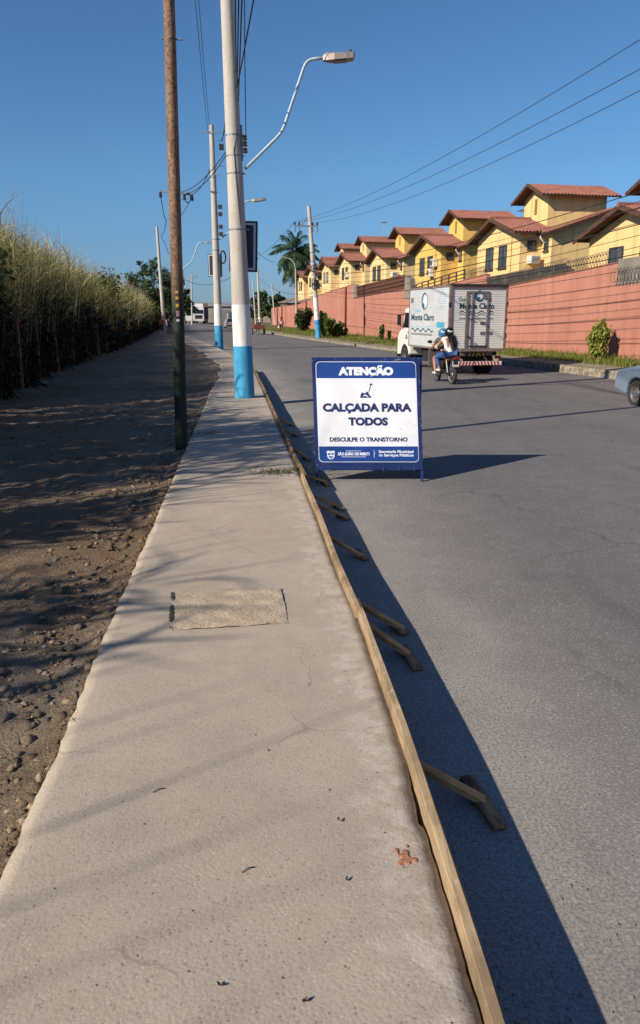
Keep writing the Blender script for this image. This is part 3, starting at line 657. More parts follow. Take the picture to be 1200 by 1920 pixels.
HS = [(17.2, 20.2, 6.1, 7.6, 'yellow house cropped by the right border, only its tiled tower eave showing', dict()),
      (12.54, 34.1, 6.41, 8.15, 'nearest fully windowed yellow house, at the right border above the raw grey panel', dict(c=0, ts=1.3, w=((2.2, 'curtain'), (4.6, 'plain')), ac=[((-.2, .95, -2.45), 'x')])),
      (10.16, 48.3, 7.53, 9.4, 'yellow house with a tall tower and boxy window unit above the razor wire parapet', dict(c=0, box=1)),
      (7.85, 62.3, 7.95, 9.75, 'deep yellow house with a roof antenna and two white condensers, above the iron rail', dict(c=1, w=((3.0, 'bars'), (5.0, 'bars')), ac=[((-.2, 1.6, -2.1), 'x'), ((-.2, 2.4, -2.75), 'x')], ant=(6.4, 1, 8.2))),
      (5.16, 78.2, 8.24, 10.2, 'yellow house with a boxy window unit above the brick red lattice panel', dict(c=2, t=1, box=1, w=((3.2, 'plain'), (5.0, 'bars')))),
      (2.48, 93.9, 9.03, 10.9, 'yellow house with one pale condenser just right of the leaning utility pole', dict(c=2, t=0, ac=[((-.2, 2.0, -2.4), 'x')], ant=(4.2, 2.4, 11.0))),
      (.35, 106.4, 9.16, 11.2, 'small looking yellow house right beside the leaning utility pole', dict(c=2)),
      (-1.73, 118.5, 9.08, 10.4, 'yellow house half hidden behind the leaning utility pole', dict(c=2)),
      (-3.6, 129.5, 8.9, 9.2, 'farthest yellow house of the row, just right of the palm', dict(c=2))]
for i, hs in enumerate(HS): house(i, *hs)

# far low warehouse closing the road
t = empty('warehouse', (-27, 205, .4), R(6), 'long low grey shed across the far end of the road behind the trailer', 'building')
mb = MB(); mb.box((4, 0, 2.0), (46, 14, 4.0)); mb.build('wall', plaster('shed_wall', (163, 155, 146), (141, 134, 127), (107, 101, 95)), t)
mb = MB(); mb.prism([(-19.5, -7.4, 4.0), (-19.5, 7.4, 4.0), (-19.5, 0, 5.0)], (47, 0, 0)); mb.build('roof', mat('zinc_roof', (155, 154, 152), (125, 123, 122), .5, .6, .2), t)
for k in range(5):
    mb = MB(); mb.box((-14 + 8 * k, -7.02, 1.6), (3.4, .05, 3.0)); mb.build('shutter_door', mat('shutter', (125, 122, 118), (107, 104, 100), 4, .7, stretch=(.2, 1, 6)), t)
# ================================================================ FORMWORK BOARDS, BRACES, STAKES
def wood_mat(name, c1, c2, c3):
    m, n, b = new_mat(name); v = coord(n, 'Object', (14, 1.1, 14)); f = noise(n, v, 2.2, 6, .7); g = noise(n, coord(n, 'Object'), 3, 4)
    base = mix(n, ramp(n, f, [(.42, 0.0), (.58, 1.0)]), lin(c1), lin(c2)); base = mix(n, ramp(n, noise(n, coord(n, 'Object', (60, 2.5, 60)), 3, 5, .8), [(.5, 0.0), (.66, .8)]), base, lin(c3)); base = mix(n, ramp(n, g, [(.45, 0.0), (.66, .85)]), base, lin(c3))
    base = mix(n, ramp(n, noise(n, coord(n, 'Object', (3, 1, 3)), 9, 5, .75), [(.6, 0.0), (.68, .6)]), base, lin((178, 168, 152)))      # dried cement splashes
    kn = nod(n, 'ShaderNodeTexVoronoi'); kn.inputs['Scale'].default_value = 2.2; n.links.new(coord(n, 'Object', (2.2, 1, 2.2)), kn.inputs['Vector'])
    base = mix(n, ramp(n, kn.outputs['Distance'], [(.03, .8), (.07, 0.0)]), base, lin((74, 48, 24)))
    n.links.new(base, b.inputs['Base Color']); b.inputs['Roughness'].default_value = .85; b.inputs['Specular IOR Level'].default_value = .25; bump(n, b, f, .5, .004); return m
PINE = wood_mat('pine', (172, 152, 124), (152, 132, 104), (112, 96, 76)); PINED = wood_mat('weathered_pine', (143, 122, 94), (117, 96, 72), (84, 69, 47)); BRACEW = wood_mat('brace_wood', (216, 166, 108), (192, 142, 88), (140, 100, 62)); OLDW = wood_mat('old_wood', (172, 132, 96), (132, 100, 72), (67, 54, 42))
PL = [(-2.2, 4.62, .0, 'long pale form board nearest the camera along the pavement edge'), (4.43, 8.65, -.014, 'second pale form board, starting behind the split overlapped joint'), (8.6, 12.55, 0, 'form board running past the left leg of the notice'),
      (12.5, 16.3, 0, 'form board bending left just behind the notice'), (16.25, 20.3, 0, 'form board beside the foot of the blue and white pole'), (20.25, 24.4, 0, 'form board just beyond the nearest white pole'), (24.35, 28.6, 0, 'farthest form board at the end of the fresh pavement')]
for a, b_, off, lb in PL:
    y0 = (a + b_) / 2; o0 = Vector((xL(y0), y0, 0)); m_ = MB(); n_ = 26
    def f(u, dx, z): y = a + (b_ - a) * u; return Vector((xL(y) + off + dx + .006 * math.sin(u * 7 + a), y, z + .004 * math.sin(u * 11 + a * 3) + (.006 if dx > -.02 else 0))) - o0
    prof_ = [(-.037, .02), (-.037, .252), (-.033, .257), (-.006, .257), (0, .252), (0, .02)]
    vs = [f(i / n_, dx, z) for i in range(n_ + 1) for dx, z in prof_]; fs = [(i * 6 + k, i * 6 + (k + 1) % 6, i * 6 + 6 + (k + 1) % 6, i * 6 + 6 + k) for i in range(n_) for k in range(6)] + [tuple(range(6))[::-1], tuple(n_ * 6 + k for k in range(6))]
    m_.add(vs, fs); o = m_.build('form_board', PINE if b_ < 9 else PINED); o.location = o0; tag(o, lb, 'board', 'form boards along the pavement')
def G(px, py, z=0.0):
    d_ = at(px, py, 5) - Vector((0, 0, CZ)); return Vector((0, 0, CZ)) + d_ * ((z - CZ) / d_.z)
# braces: (board pixel, foot pixel, stake start pixel, stake end pixel, texts)
BR = [((797, 1432), (908, 1502), (884, 1452), (950, 1545), 'long pine brace nearest the camera between board and ground', 'worn stake nearest the camera, lying at the tip of the longest brace'),
      ((707, 1172), (768, 1228), (762, 1208), (792, 1250), 'nearer brace of the close pair by the overlapped board joint', 'long dark stake at the nearer brace of the close pair'),
      ((690, 1130), (757, 1180), (744, 1164), (766, 1184), 'farther brace of the close pair by the overlapped board joint', 'short stub stake at the farther brace of the close pair'),
      ((633, 1006), (678, 1043), (674, 1029), (692, 1045), 'slim single brace midway between the notice and the close pair', 'dark block stake at the slim single brace'),
      ((606, 945), (648, 969), (638, 962), (656, 971), 'slim brace just in front of the notice, the nearer of two', 'flat stake just in front of the notice, the nearer of two'),
      ((598, 930), (634, 948), (632, 944), (646, 953), 'slim brace just in front of the notice, the farther of two', 'flat stake just in front of the notice, the farther of two'),
      ((586, 890), (612, 904), (608, 900), (620, 909), 'short brace right beside the left leg of the notice', 'stub stake right beside the left leg of the notice'),
      ((552, 838), (578, 860), (572, 856), (584, 862), 'shaded brace just behind the notice', 'stub stake of the shaded brace just behind the notice'),
      ((536, 806), (556, 815), (552, 812), (562, 817), 'brace leaning on the bent board behind the notice', 'stub stake at the bent board behind the notice'),
      ((527, 786), (548, 796), (545, 793), (554, 798), 'farthest brace seen left of the notice', 'stub stake at the farthest brace left of the notice')]
for a, f_, s0, s1, la, ls in BR:
    A = G(*a, .17); A.x = xL(A.y) + .004; B = G(*f_, .02); o0 = (A + B) / 2; d_ = (B - A); L = d_.length; th = math.atan2(d_.y, d_.x)
    m_ = MB(); m_.box((0, 0, 0), (.055, L, .026)); o = m_.build('brace', BRACEW, bevel=.003); o.location = o0
    o.rotation_euler = d_.to_track_quat('Y', 'Z').to_euler(); tag(o, la, 'wood brace', 'wooden braces holding the form boards')
    S0, S1 = G(*s0, .03), G(*s1, .03); e = (S1 - S0); L = max(.1, e.length); m_ = MB(); w_ = .062; S0.x -= .02; S1.x -= .025
    m_.prism([(-w_ / 2, -L / 2, -.022), (w_ / 2, -L / 2, -.022), (w_ / 2 + .004, -L / 2 + .01, .008), (-w_ / 2, -L / 2, .006)], (.004, L, 0)); m_.box((.0, -L * .36, .01), (.018, .018, .012))
    o = m_.build('stake', OLDW, bevel=.004); o.location = (S0 + S1) / 2 + Vector((0, 0, -.006)); o.rotation_euler = (0, random.uniform(-.1, .1), math.atan2(-e.x, e.y)); tag(o, ls, 'stake', 'stakes pegging the braces')

# ================================================================ THE NOTICE (A-frame)
NAVY = mat('navy_enamel', (29, 47, 107), (23, 38, 90), 6, .45, spec=.5); BLUEV = mat('blue_vinyl', (26, 64, 138), (24, 58, 127), 1.5, .4, bmp=.08, bs=3); WHITEV = mat('white_vinyl', (223, 227, 234), (211, 216, 226), 1.4, .42, bmp=.6, bs=3.2)
INK = mat('navy_print', (28, 44, 99), (26, 41, 89), 5, .5); INKW = mat('white_print', (223, 230, 242), (214, 222, 236), 5, .45)
AL = math.atan(.36 / 1.5); ca, sa = math.cos(AL), math.sin(AL)
sign = empty('notice_board', (-.05, 9.32, 0), 0, 'blue framed standing notice with white poster reading CALÇADA PARA TODOS at the road edge', 'sign')
def pm(u, w_, n_=0.0):                           # panel coordinates -> local (raked back, racked a little to the left)
    z = w_ * ca + n_ * sa; return Vector((u - .036 * z, w_ * sa - n_ * ca, z))
def wv(u, w_): return .004 * math.sin(u * 5.1 + w_ * 3) + .0035 * math.sin(u * 11 - w_ * 7.3) + .006 * math.exp(-((u - 1.2) ** 2 + (w_ - 1.42) ** 2) / .03)
W_ = 1.335; TOPW = 1.545; BOT = .19
def pbar(m_, a, b_, wd, th, n0=0.0):
    (u0, w0), (u1, w1) = a, b_; e = Vector((u1 - u0, w1 - w0)).normalized(); p = Vector((-e.y, e.x)) * wd / 2
    c_ = [(u0 + p.x, w0 + p.y), (u1 + p.x, w1 + p.y), (u1 - p.x, w1 - p.y), (u0 - p.x, w0 - p.y)]
    vs = [pm(u, w_, n0) for u, w_ in c_] + [pm(u, w_, n0 + th) for u, w_ in c_]
    m_.add(vs, [(0, 1, 2, 3), (7, 6, 5, 4)] + [(i, (i + 1) % 4, 4 + (i + 1) % 4, 4 + i) for i in range(4)])
m_ = MB(); pbar(m_, (.0, TOPW - .015), (W_, TOPW - .015), .03, .03, -.03); pbar(m_, (.0, BOT - .02), (W_, BOT - .02), .03, .03, -.03)
for u in (.35, .67, 1.0): pbar(m_, (u, BOT), (u, TOPW - .03), .025, .02, -.03)
m_.build('frame', NAVY, sign)
for u in (.015, W_ - .015):
    m_ = MB(); pbar(m_, (u, 0), (u, TOPW - .03), .03, .03, -.03); m_.build('leg', NAVY, sign)
# back panel of the A
def bk(u, w_, n_=0): z = w_ * ca; return Vector((u - .036 * z + .02, .72 - w_ * sa + n_, z))
m_ = MB()
for a, b_ in (((0, 0), (0, TOPW)), ((W_, 0), (W_, TOPW)), ((0, TOPW - .02), (W_, TOPW - .02)), ((0, .2), (W_, .2))): m_.bar(bk(*a), bk(*b_), .03, .03)
m_.build('rear_frame', NAVY, sign)
m_ = MB(); m_.prism([bk(.02, .22, -.01), bk(W_ - .02, .22, -.01), bk(W_ - .02, TOPW - .04, -.01), bk(.02, TOPW - .04, -.01)], (0, .012, 0)); m_.build('rear_panel', NAVY, sign)
# vinyl sheet folded round the frame
m_ = MB(); m_.grid(lambda u, v_: pm(.004 + (W_ - .008) * u, BOT - .03 + (TOPW - BOT + .035) * v_, .006 + wv(u * W_, v_ * 1.36) * .8), 40, 40); m_.build('banner', mat('navy_vinyl', (22, 41, 98), (19, 36, 86), 2, .42, bmp=.1, bs=4), sign, sm=True)
def rr(u0, u1, w0, w1, r, top=True, bot=True, k=6):
    P = []
    for cx_, cy_, a0, on in ((u1 - r, w1 - r, 0, top), (u0 + r, w1 - r, 90, top), (u0 + r, w0 + r, 180, bot), (u1 - r, w0 + r, 270, bot)):
        if on:
            for i in range(k + 1): a = R(a0 + 90 * i / k); P.append((cx_ + r * math.cos(a), cy_ + r * math.sin(a)))
        else:
            P.append({0: (u1, w1), 90: (u0, w1), 180: (u0, w0), 270: (u1, w0)}[a0])
    return P
def flat(name, poly, n_, m, th=.0015, fn=pm):
    q_ = MB(); q_.add([fn(u, w_, n_ + wv(u, w_) * 0) for u, w_ in poly] + [fn(u, w_, n_ + th) for u, w_ in poly], [tuple(range(len(poly))), tuple(range(len(poly), 2 * len(poly)))[::-1]] + [(i, (i + 1) % len(poly), len(poly) + (i + 1) % len(poly), len(poly) + i) for i in range(len(poly))]); return q_.build(name, m, sign)
def pw(py): return (1226 - py) / 711 / ca * .985      # zoomed photo row -> height along the panel
def pu(px, py): return (px - (97 + (py - 135) * .042)) / 699 * 1.0
U0, U1, W0, W1 = .046, W_ - .05, pw(1048), pw(176)
flat('poster_border', rr(U0, U1, W0, W1, .055), .014, INKW)
flat('header_band', rr(U0 + .007, U1 - .007, pw(320) - .0, W1 - .007, .05, True, False), .0165, BLUEV)
flat('footer_band', rr(U0 + .007, U1 - .007, W0 + .007, pw(912), .05, False, True), .0165, BLUEV)
sh = MB(); sh.grid(lambda u, v_: pm(U0 + .007 + (U1 - U0 - .014) * u, pw(911) + (pw(321) - pw(911)) * v_, .0165 + .0012 * math.sin(u * 9 + v_ * 4) ** 2), 30, 20); sh.build('poster', WHITEV, sign, sm=True)
def st(s, cx_, base, width, cap, m, bold=.05, align='C', sp=1.0):
    return text(s, width, cap, m, lambda x, y, z: pm(cx_ + x, base + y, .0192), 'lettering', sign, bold, align, sp)
cxm = (U0 + U1) / 2
st('ATENÇÃO', pu(566, 260) + .0, pw(290), .68, .094, INKW, .075)
st('CALÇADA PARA', pu(581, 575), pw(606), 1.10, .097, INK, .058)
st('TODOS', pu(590, 695), pw(726), .49, .094, INK, .06)
st('DESCULPE O TRANSTORNO', pu(596, 850), pw(868), .965, .05, INK, .045)
st('SÃO JOÃO DE MERITI', pu(467, 975), pw(988), .39, .034, INKW, .04)
st('Secretaria Municipal', pu(684, 957), pw(967), .43, .033, INKW, .03, 'L'); st('de', pu(684, 987), pw(998), .05, .033, INKW, .005, 'L'); st('Serviços Públicos', pu(730, 987), pw(998), .365, .033, INKW, .03, 'L')
# faint small print lines, divider, coat of arms, digging pictogram
m_ = MB()
def dash(u0, u1, w_, h): m_.add([pm(u0, w_, .0185), pm(u1, w_, .0185), pm(u1, w_ + h, .0185), pm(u0, w_ + h, .0185)], [(0, 1, 2, 3)])
for k in range(12): dash(pu(400, 950) + .016 * k, pu(400, 950) + .016 * k + .011, pw(953), .006)
for k in range(17): dash(pu(362, 1003) + .018 * k, pu(362, 1003) + .018 * k + .013, pw(1004), .006)
dash(pu(643, 975), pu(643, 975) + .005, pw(1008), .09); dash(pu(643, 975), pu(643, 975) + .014, pw(975), .008)
m_.build('small_print', INKW, sign, fix=False)
cu_, cw_ = pu(270, 985), pw(988)
shield = [(-.045, .035), (.045, .035), (.045, -.015), (.03, -.042), (0, -.052), (-.03, -.042), (-.045, -.015)]
flat('coat_of_arms', [(cu_ + a, cw_ + b_) for a, b_ in shield], .0185, INKW, .001)
flat('coat_of_arms', [(cu_ - .057, cw_ + .036), (cu_ + .057, cw_ + .036), (cu_ + .05, cw_ + .05), (cu_ + .02, cw_ + .056), (cu_, cw_ + .046), (cu_ - .02, cw_ + .056), (cu_ - .05, cw_ + .05)], .0186, INKW, .001)
m_ = MB()
for a, b_, c_, d_ in ((-.034, -.006, .0, .026), (.006, .034, .004, .026), (-.028, .028, -.03, -.012), (-.012, .012, -.042, -.034)): m_.add([pm(cu_ + a, cw_ + c_, .0205), pm(cu_ + b_, cw_ + c_, .0205), pm(cu_ + b_, cw_ + d_, .0205), pm(cu_ + a, cw_ + d_, .0205)], [(0, 1, 2, 3)])
m_.build('coat_quartering', BLUEV, sign, fix=False)
iu, iw = pu(567, 470), pw(490)
mound = [(-.07, 0), (-.062, .035), (-.05, .062), (-.03, .066), (-.018, .052), (-.002, .058), (.012, .075), (.03, .072), (.038, .05), (.05, .028), (.068, .012), (.07, 0)]
flat('digging_pictogram', [(iu + a, iw + b_) for a, b_ in mound], .0185, INK, .001)
flat('digging_pictogram', [(iu + a, iw + b_) for a, b_ in ((-.03, .028), (.0, .04), (.035, .012), (.03, .004), (.0, .024), (-.034, .018))], .0197, WHITEV, .0006)
flat('digging_pictogram', [(iu + a, iw + b_) for a, b_ in ((.036, .07), (.044, .068), (.075, .165), (.066, .168))], .0188, INK, .001)
flat('digging_pictogram', [(iu + a, iw + b_) for a, b_ in ((.052, .158), (.085, .155), (.087, .172), (.07, .178), (.056, .172))], .0186, INK, .001)
# scuffs and dirt flecks on the right half of the poster
SC = mat('scuff', (169, 173, 181), (143, 146, 153), 50, .8); m_ = MB()
for k in range(46):
    u = random.gauss(1.08, .13); w_ = random.gauss(.62, .13)
    if not (U0 + .1 < u < U1 - .02 and pw(905) < w_ < pw(330)): continue
    s_ = random.uniform(.003, .008); n_ = 6; ph = random.random() * 6
    m_.add([pm(u + s_ * math.cos(j * 1.05 + ph) * random.uniform(.6, 1.5), w_ + s_ * .6 * math.sin(j * 1.05 + ph), .0184) for j in range(n_)], [tuple(range(n_))])
m_.build('scuff_marks', SC, sign, fix=False)
m_ = MB()                                         # chipped paint on the frame, mostly on its right side and upper right corner
for k in range(28):
    side = random.random()
    if side < .55: u, w_ = W_ - .004 - abs(random.gauss(0, .012)), random.uniform(.35, TOPW - .02)
    elif side < .8: u, w_ = random.uniform(.8, W_), TOPW - .01 - abs(random.gauss(0, .012))
    else: u, w_ = .004 + abs(random.gauss(0, .012)), random.uniform(.2, TOPW)
    s_ = random.uniform(.002, .007); ph = random.random() * 6
    m_.add([pm(u + s_ * math.cos(j * 1.05 + ph) * random.uniform(.5, 1.4), w_ + s_ * 1.6 * math.sin(j * 1.05 + ph) * random.uniform(.5, 1.3), .0135) for j in range(6)], [tuple(range(6))])
pbar(m_, (1.02, TOPW - .032), (1.1, TOPW - .022), .012, .001, .0135)
m_.build('paint_chip', mat('bare_metal', (112, 122, 148), (86, 96, 124), 40, .7), sign, fix=False)
m_ = MB()                                         # lacing ties round the frame
for k in range(7): u = .08 + .19 * k; pbar(m_, (u, BOT - .045), (u + .004, BOT + .0), .008, .006, .012)
for u in (.04, .3, .62, .9, 1.08): pbar(m_, (u, TOPW - .04), (u, TOPW + .006), .01, .008, .004)
m_.build('lacing_tie', mat('tie', (53, 80, 143), (42, 65, 120), 9, .6), sign)
# ================================================================ POLES AND CABLES
def conc_pole_mat():
    m, n, b = new_mat('pole_concrete'); v = coord(n, 'Object'); f = noise(n, coord(n, 'Object', (3, 3, .35)), 3, 6, .7); g = noise(n, v, 14, 5, .7)
    base = mix(n, ramp(n, f, [(.3, 0.0), (.7, 1.0)]), lin((189, 184, 176)), lin((164, 158, 150))); base = mix(n, ramp(n, g, [(.55, 0.0), (.75, .5)]), base, lin((132, 125, 117)))
    n.links.new(base, b.inputs['Base Color']); b.inputs['Roughness'].default_value = .85; bump(n, b, g, .3, .008); return m
PC = conc_pole_mat(); PBLUE = mat('blue_limewash', (63, 157, 206), (48, 128, 172), 4, .85, bmp=.35, bs=30, stretch=(2, 2, .5), lo=.4, hi=.72); PWHITE = mat('white_limewash', (226, 226, 226), (192, 189, 185), 3, .9, bmp=.35, bs=30, stretch=(2, 2, .35), lo=.45, hi=.75)
IRON = mat('galvanised', (143, 150, 156), (111, 118, 124), 9, .5, .6); BLACK = mat('black_rubber', (27, 27, 29), (18, 18, 20), 9, .6); PORC = mat('insulator', (74, 58, 52), (53, 48, 46), 9, .3); CAB = mat('cable_sheath', (38, 40, 45), (26, 27, 31), 9, .6)
LENS = mat('lamp_glass', (90, 81, 72), (62, 57, 52), 9, .2, spec=.7); ARMM = mat('lamp_arm_paint', (168, 187, 200), (150, 170, 184), 9, .6); HEADM = mat('lamp_housing', (163, 155, 147), (133, 125, 118), 9, .5, .3)
def pole(name, base, top, r0, r1, label, cat, group=None, bands=None, n=20):
    """bands: list of (z0, z1, material, part name), the rest is bare concrete"""
    base, top = Vector(base), Vector(top); P = empty(name, base, 0, label, cat, group); H = top.z - base.z
    def pt(z): u = z / H; return (top - base) * u
    def rad(z): return r0 + (r1 - r0) * z / H
    z = -.15; segs = list(bands or []) + [((bands[-1][1] if bands else 0) if bands else -.15, H, PC, 'shaft')]
    for z0, z1, m_, nm in segs:
        q_ = MB(); k = 10; zz0 = z0 if z0 > 0 else -.15
        q_.tube([pt(zz0 + (z1 - zz0) * i / k) for i in range(k + 1)], [rad(max(0, zz0 + (z1 - zz0) * i / k)) + (.003 if nm != 'shaft' else 0) for i in range(k + 1)], n)
        o = P_build(q_, nm, m_, P)
    return P, pt, rad
def P_build(q_, nm, m_, P):
    o = q_.build(nm, m_, P, sm=True); o.data.set_sharp_from_angle(angle=R(40)); return o
def strap(P, pt, rad, z, name='strap', h=.03):
    q_ = MB(); q_.tube([pt(z - h / 2), pt(z + h / 2)], [rad(z) + .006] * 2, 16); q_.bar(pt(z) + Vector((rad(z), -.02, 0)), pt(z) + Vector((rad(z) + .07, -.03, 0)), .05, .03); return q_.build(name, IRON, P)
def lamp_arm(P, pts, head_len=.62, hw=.28, s=1.0):
    q_ = MB(); P3 = [Vector(p) for p in pts]; fine = []
    fine.append(P3[0])
    for a, b_, c_ in zip(P3, P3[1:], P3[2:]):                          # rounded bends
        r_ = min(.16 * s, (b_ - a).length * .45, (c_ - b_).length * .45); u0 = b_ + (a - b_).normalized() * r_; u1 = b_ + (c_ - b_).normalized() * r_
        fine += [u0.lerp(b_, t).lerp(b_.lerp(u1, t), t) for t in (0, .25, .5, .75, 1)]
    fine.append(P3[-1])
    q_.tube(fine, .031 * s, 12); arm = q_.build('lamp_arm', ARMM, P, sm=True)
    e = P3[-1]; d_ = (P3[-1] - P3[-2]).normalized(); q_ = MB(); L = head_len; up = Vector((0, 0, 1)); sd = d_.cross(up).normalized()
    def hp(a, b_, c_): return e + d_ * a + sd * b_ + up * c_
    prof_ = [(-.04, .3, -.05, .06), (.06, .7, -.07, .09), (.2, 1, -.08, .07), (L * .75, 1, -.08, .055), (L * .95, .9, -.075, .06), (L, .75, -.05, .03)]
    vs = []
    for a, w_, lo_, hi_ in prof_:
        vs += [hp(a, -hw / 2 * w_, lo_), hp(a, hw / 2 * w_, lo_), hp(a, hw / 2 * w_, hi_ * .5), hp(a, hw / 4 * w_, hi_), hp(a, -hw / 4 * w_, hi_), hp(a, -hw / 2 * w_, hi_ * .5)]
    n_ = 6; k = len(prof_); q_.add(vs, [(i * n_ + j, i * n_ + (j + 1) % n_, (i + 1) * n_ + (j + 1) % n_, (i + 1) * n_ + j) for i in range(k - 1) for j in range(n_)] + [tuple(range(6))[::-1], tuple((k - 1) * 6 + j for j in range(6))])
    hd = q_.build('lamp_head', HEADM, P)
    q_ = MB(); q_.prism([hp(.2, -hw * .36, -.083), hp(L * .72, -hw * .36, -.083), hp(L * .72, hw * .36, -.083), hp(.2, hw * .36, -.083)], up * -.018); q_.build('lens', LENS, hd)
    q_ = MB(); q_.cyl(hp(L * .85, 0, .05), hp(L * .85, 0, .11), .035, .03, 10); q_.build('photocell', BLACK, hd)
def board(P, c, wd, h, yaw=0.0, roll=0.0):
    c = Vector(c); m3 = Euler((0, roll, yaw)).to_matrix()
    for sz, y, mt, nm in (((wd, .05, h), 0, mat('board_frame', (28, 36, 54), (22, 28, 43), 5, .5), 'sign_board'),):
        q_ = MB(); q_.box(c, sz, m3); bd = q_.build(nm, mt, P)
    q_ = MB()
    for sx, sz_, ox, oz in ((wd - .08, .045, 0, h / 2 - .062), (wd - .08, .045, 0, -h / 2 + .062), (.045, h - .17, -wd / 2 + .062, 0), (.045, h - .17, wd / 2 - .062, 0)):
        q_.box(c + m3 @ Vector((ox, -.027, oz)), (sx, .008, sz_), m3)
    q_.build('board_border', mat('board_white', (207, 210, 214), (191, 195, 200), 5, .5), bd)
    q_ = MB(); q_.box(c + m3 @ Vector((0, -.026, 0)), (wd - .17, .006, h - .17), m3); q_.build('board_face', mat('board_navy', (42, 55, 80), (34, 45, 68), 3, .45), bd)
    q_ = MB(); q_.bar(c + Vector((-wd / 2, .05, .25)), c + Vector((wd / 2, .05, .25)), .04, .04); q_.bar(c + Vector((-wd / 2, .05, -.25)), c + Vector((wd / 2, .05, -.25)), .04, .04); q_.build('board_bracket', IRON, bd)

# nearest white pole
b0 = Vector((-1.72, 17.7, .2)); P, pt, rad = pole('lamp_pole', b0, (-1.925, 17.7, 10.0), .222, .118, 'thick concrete lamp pole, nearest, with blue and white painted base on the pavement', 'lamp pole', None, [(0, 1.15, PBLUE, 'blue_band'), (1.151, 2.05, PWHITE, 'white_band')], 28)
lamp_arm(P, [Vector((-1.6, 17.7, 5.05)) - b0, Vector((-.80, 17.75, 5.78)) - b0, Vector((-.28, 17.75, 7.16)) - b0, Vector((.10, 17.75, 7.19)) - b0], .62)
for z in (4.75, 5.1, 5.5, 3.62): strap(P, pt, rad, z)
q = MB(); q.bar(pt(5.35) + Vector((.17, -.03, -.35)), pt(5.35) + Vector((.17, -.03, .35)), .05, .05); q.build('bracket', IRON, P)
for z in (5.15, 5.28, 5.4): q = MB(); q.lathe([(0, .0), (.05, 0), (.06, .03), (.035, .05), (.06, .08), (.04, .1), (0, .1)], pt(z) + Vector((.24, -.05, 0)), (0, 0, 1), 10); q.build('insulator', PORC, P)
q = MB(); q.tube([pt(3.7) + Vector((.09, -.16, 0)), pt(4.4) + Vector((.05, -.17, 0)), pt(5.2) + Vector((.02, -.17, 0)), pt(5.6) + Vector((.12, -.12, 0))], .008, 5); q.build('loose_wire', CAB, P)
q = MB(); q.box(pt(5.3) + Vector((-.26, .0, -.02)), (.09, .09, .11)); q.bar(pt(5.35) + Vector((-.24, 0, .03)), pt(5.9) + Vector((-.13, 0, 0)), .015, .015); q.build('junction_box', BLACK, P)
board(P, Vector((-1.70, 17.98, 3.50)) - b0, .625, 1.07, R(-2), R(1.8))
# second white pole
b1 = Vector((-6.16, 48, .2)); P, pt, rad = pole('lamp_pole', b1, (-6.21, 48, 12.58), .26, .135, 'white concrete lamp pole with blue and white base, second from the camera', 'lamp pole', None, [(0, 1.25, PBLUE, 'blue_band'), (1.251, 2.5, PWHITE, 'white_band')], 20)
lamp_arm(P, [Vector((-5.95, 48, 6.4)) - b1, Vector((-5.1, 48, 7.0)) - b1, Vector((-4.42, 48, 8.5)) - b1, Vector((-4.0, 48, 8.55)) - b1], .85, .35, 1.3)
for z in (9.6, 8.8, 6.2, 5.6): strap(P, pt, rad, z, h=.05)
q = MB(); q.bar(pt(12.0) + Vector((-.5, -.1, 0)), pt(12.0) + Vector((.55, -.1, 0)), .07, .07); q.build('crossarm', IRON, P)
q = MB(); q.bar(pt(10.2) + Vector((.0, -.15, 0)), pt(10.2) + Vector((.65, -.15, .0)), .06, .06); q.bar(pt(9.75) + Vector((.0, -.15, 0)), pt(9.75) + Vector((.5, -.15, .0)), .06, .06); q.build('bracket', IRON, P)
q = MB(); c_ = pt(5.2) + Vector((.42, -.1, 0)); q.tube([c_ + Vector((.22 * math.cos(a) * .7, 0, .35 * math.sin(a))) for a in np.linspace(0, 2 * math.pi, 20)], .05, 6); q.build('cable_coil', BLACK, P)
for k, z in enumerate((6.9, 6.5, 7.6, 8.0)): q = MB(); q.box(pt(z) + Vector((.36, -.08, 0)), (.22, .16, .22)); q.bar(pt(z), pt(z) + Vector((.3, -.08, 0)), .03, .03); q.build('insulator', PORC, P)
board(P, Vector((-6.30, 48.35, 4.95)) - b1, .84, 1.3, R(-3))
# brown steel pole at the pavement edge
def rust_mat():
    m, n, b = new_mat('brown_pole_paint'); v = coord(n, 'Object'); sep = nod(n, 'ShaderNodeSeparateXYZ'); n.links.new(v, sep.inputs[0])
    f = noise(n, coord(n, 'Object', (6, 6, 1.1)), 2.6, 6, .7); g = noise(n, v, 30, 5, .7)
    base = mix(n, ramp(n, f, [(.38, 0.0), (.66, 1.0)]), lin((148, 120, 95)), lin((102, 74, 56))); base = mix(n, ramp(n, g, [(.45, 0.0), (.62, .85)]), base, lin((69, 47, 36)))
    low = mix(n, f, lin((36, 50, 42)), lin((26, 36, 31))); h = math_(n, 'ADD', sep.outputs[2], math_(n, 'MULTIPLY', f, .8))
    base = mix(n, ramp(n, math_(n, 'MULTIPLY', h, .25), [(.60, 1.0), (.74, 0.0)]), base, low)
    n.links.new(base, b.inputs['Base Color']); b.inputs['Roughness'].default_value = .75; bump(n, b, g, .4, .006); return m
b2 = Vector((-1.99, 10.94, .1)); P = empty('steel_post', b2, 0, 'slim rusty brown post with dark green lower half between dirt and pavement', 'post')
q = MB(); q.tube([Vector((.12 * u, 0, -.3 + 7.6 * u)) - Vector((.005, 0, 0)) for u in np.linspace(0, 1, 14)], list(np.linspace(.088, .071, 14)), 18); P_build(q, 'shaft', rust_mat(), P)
q = MB(); q.cyl((-.02, 0, 5.32), (.24, -.02, 5.30), .012, n=6); q.cyl((.1, -.1, 5.31), (.1, .12, 5.31), .012, n=6); q.build('through_bolt', IRON, P)
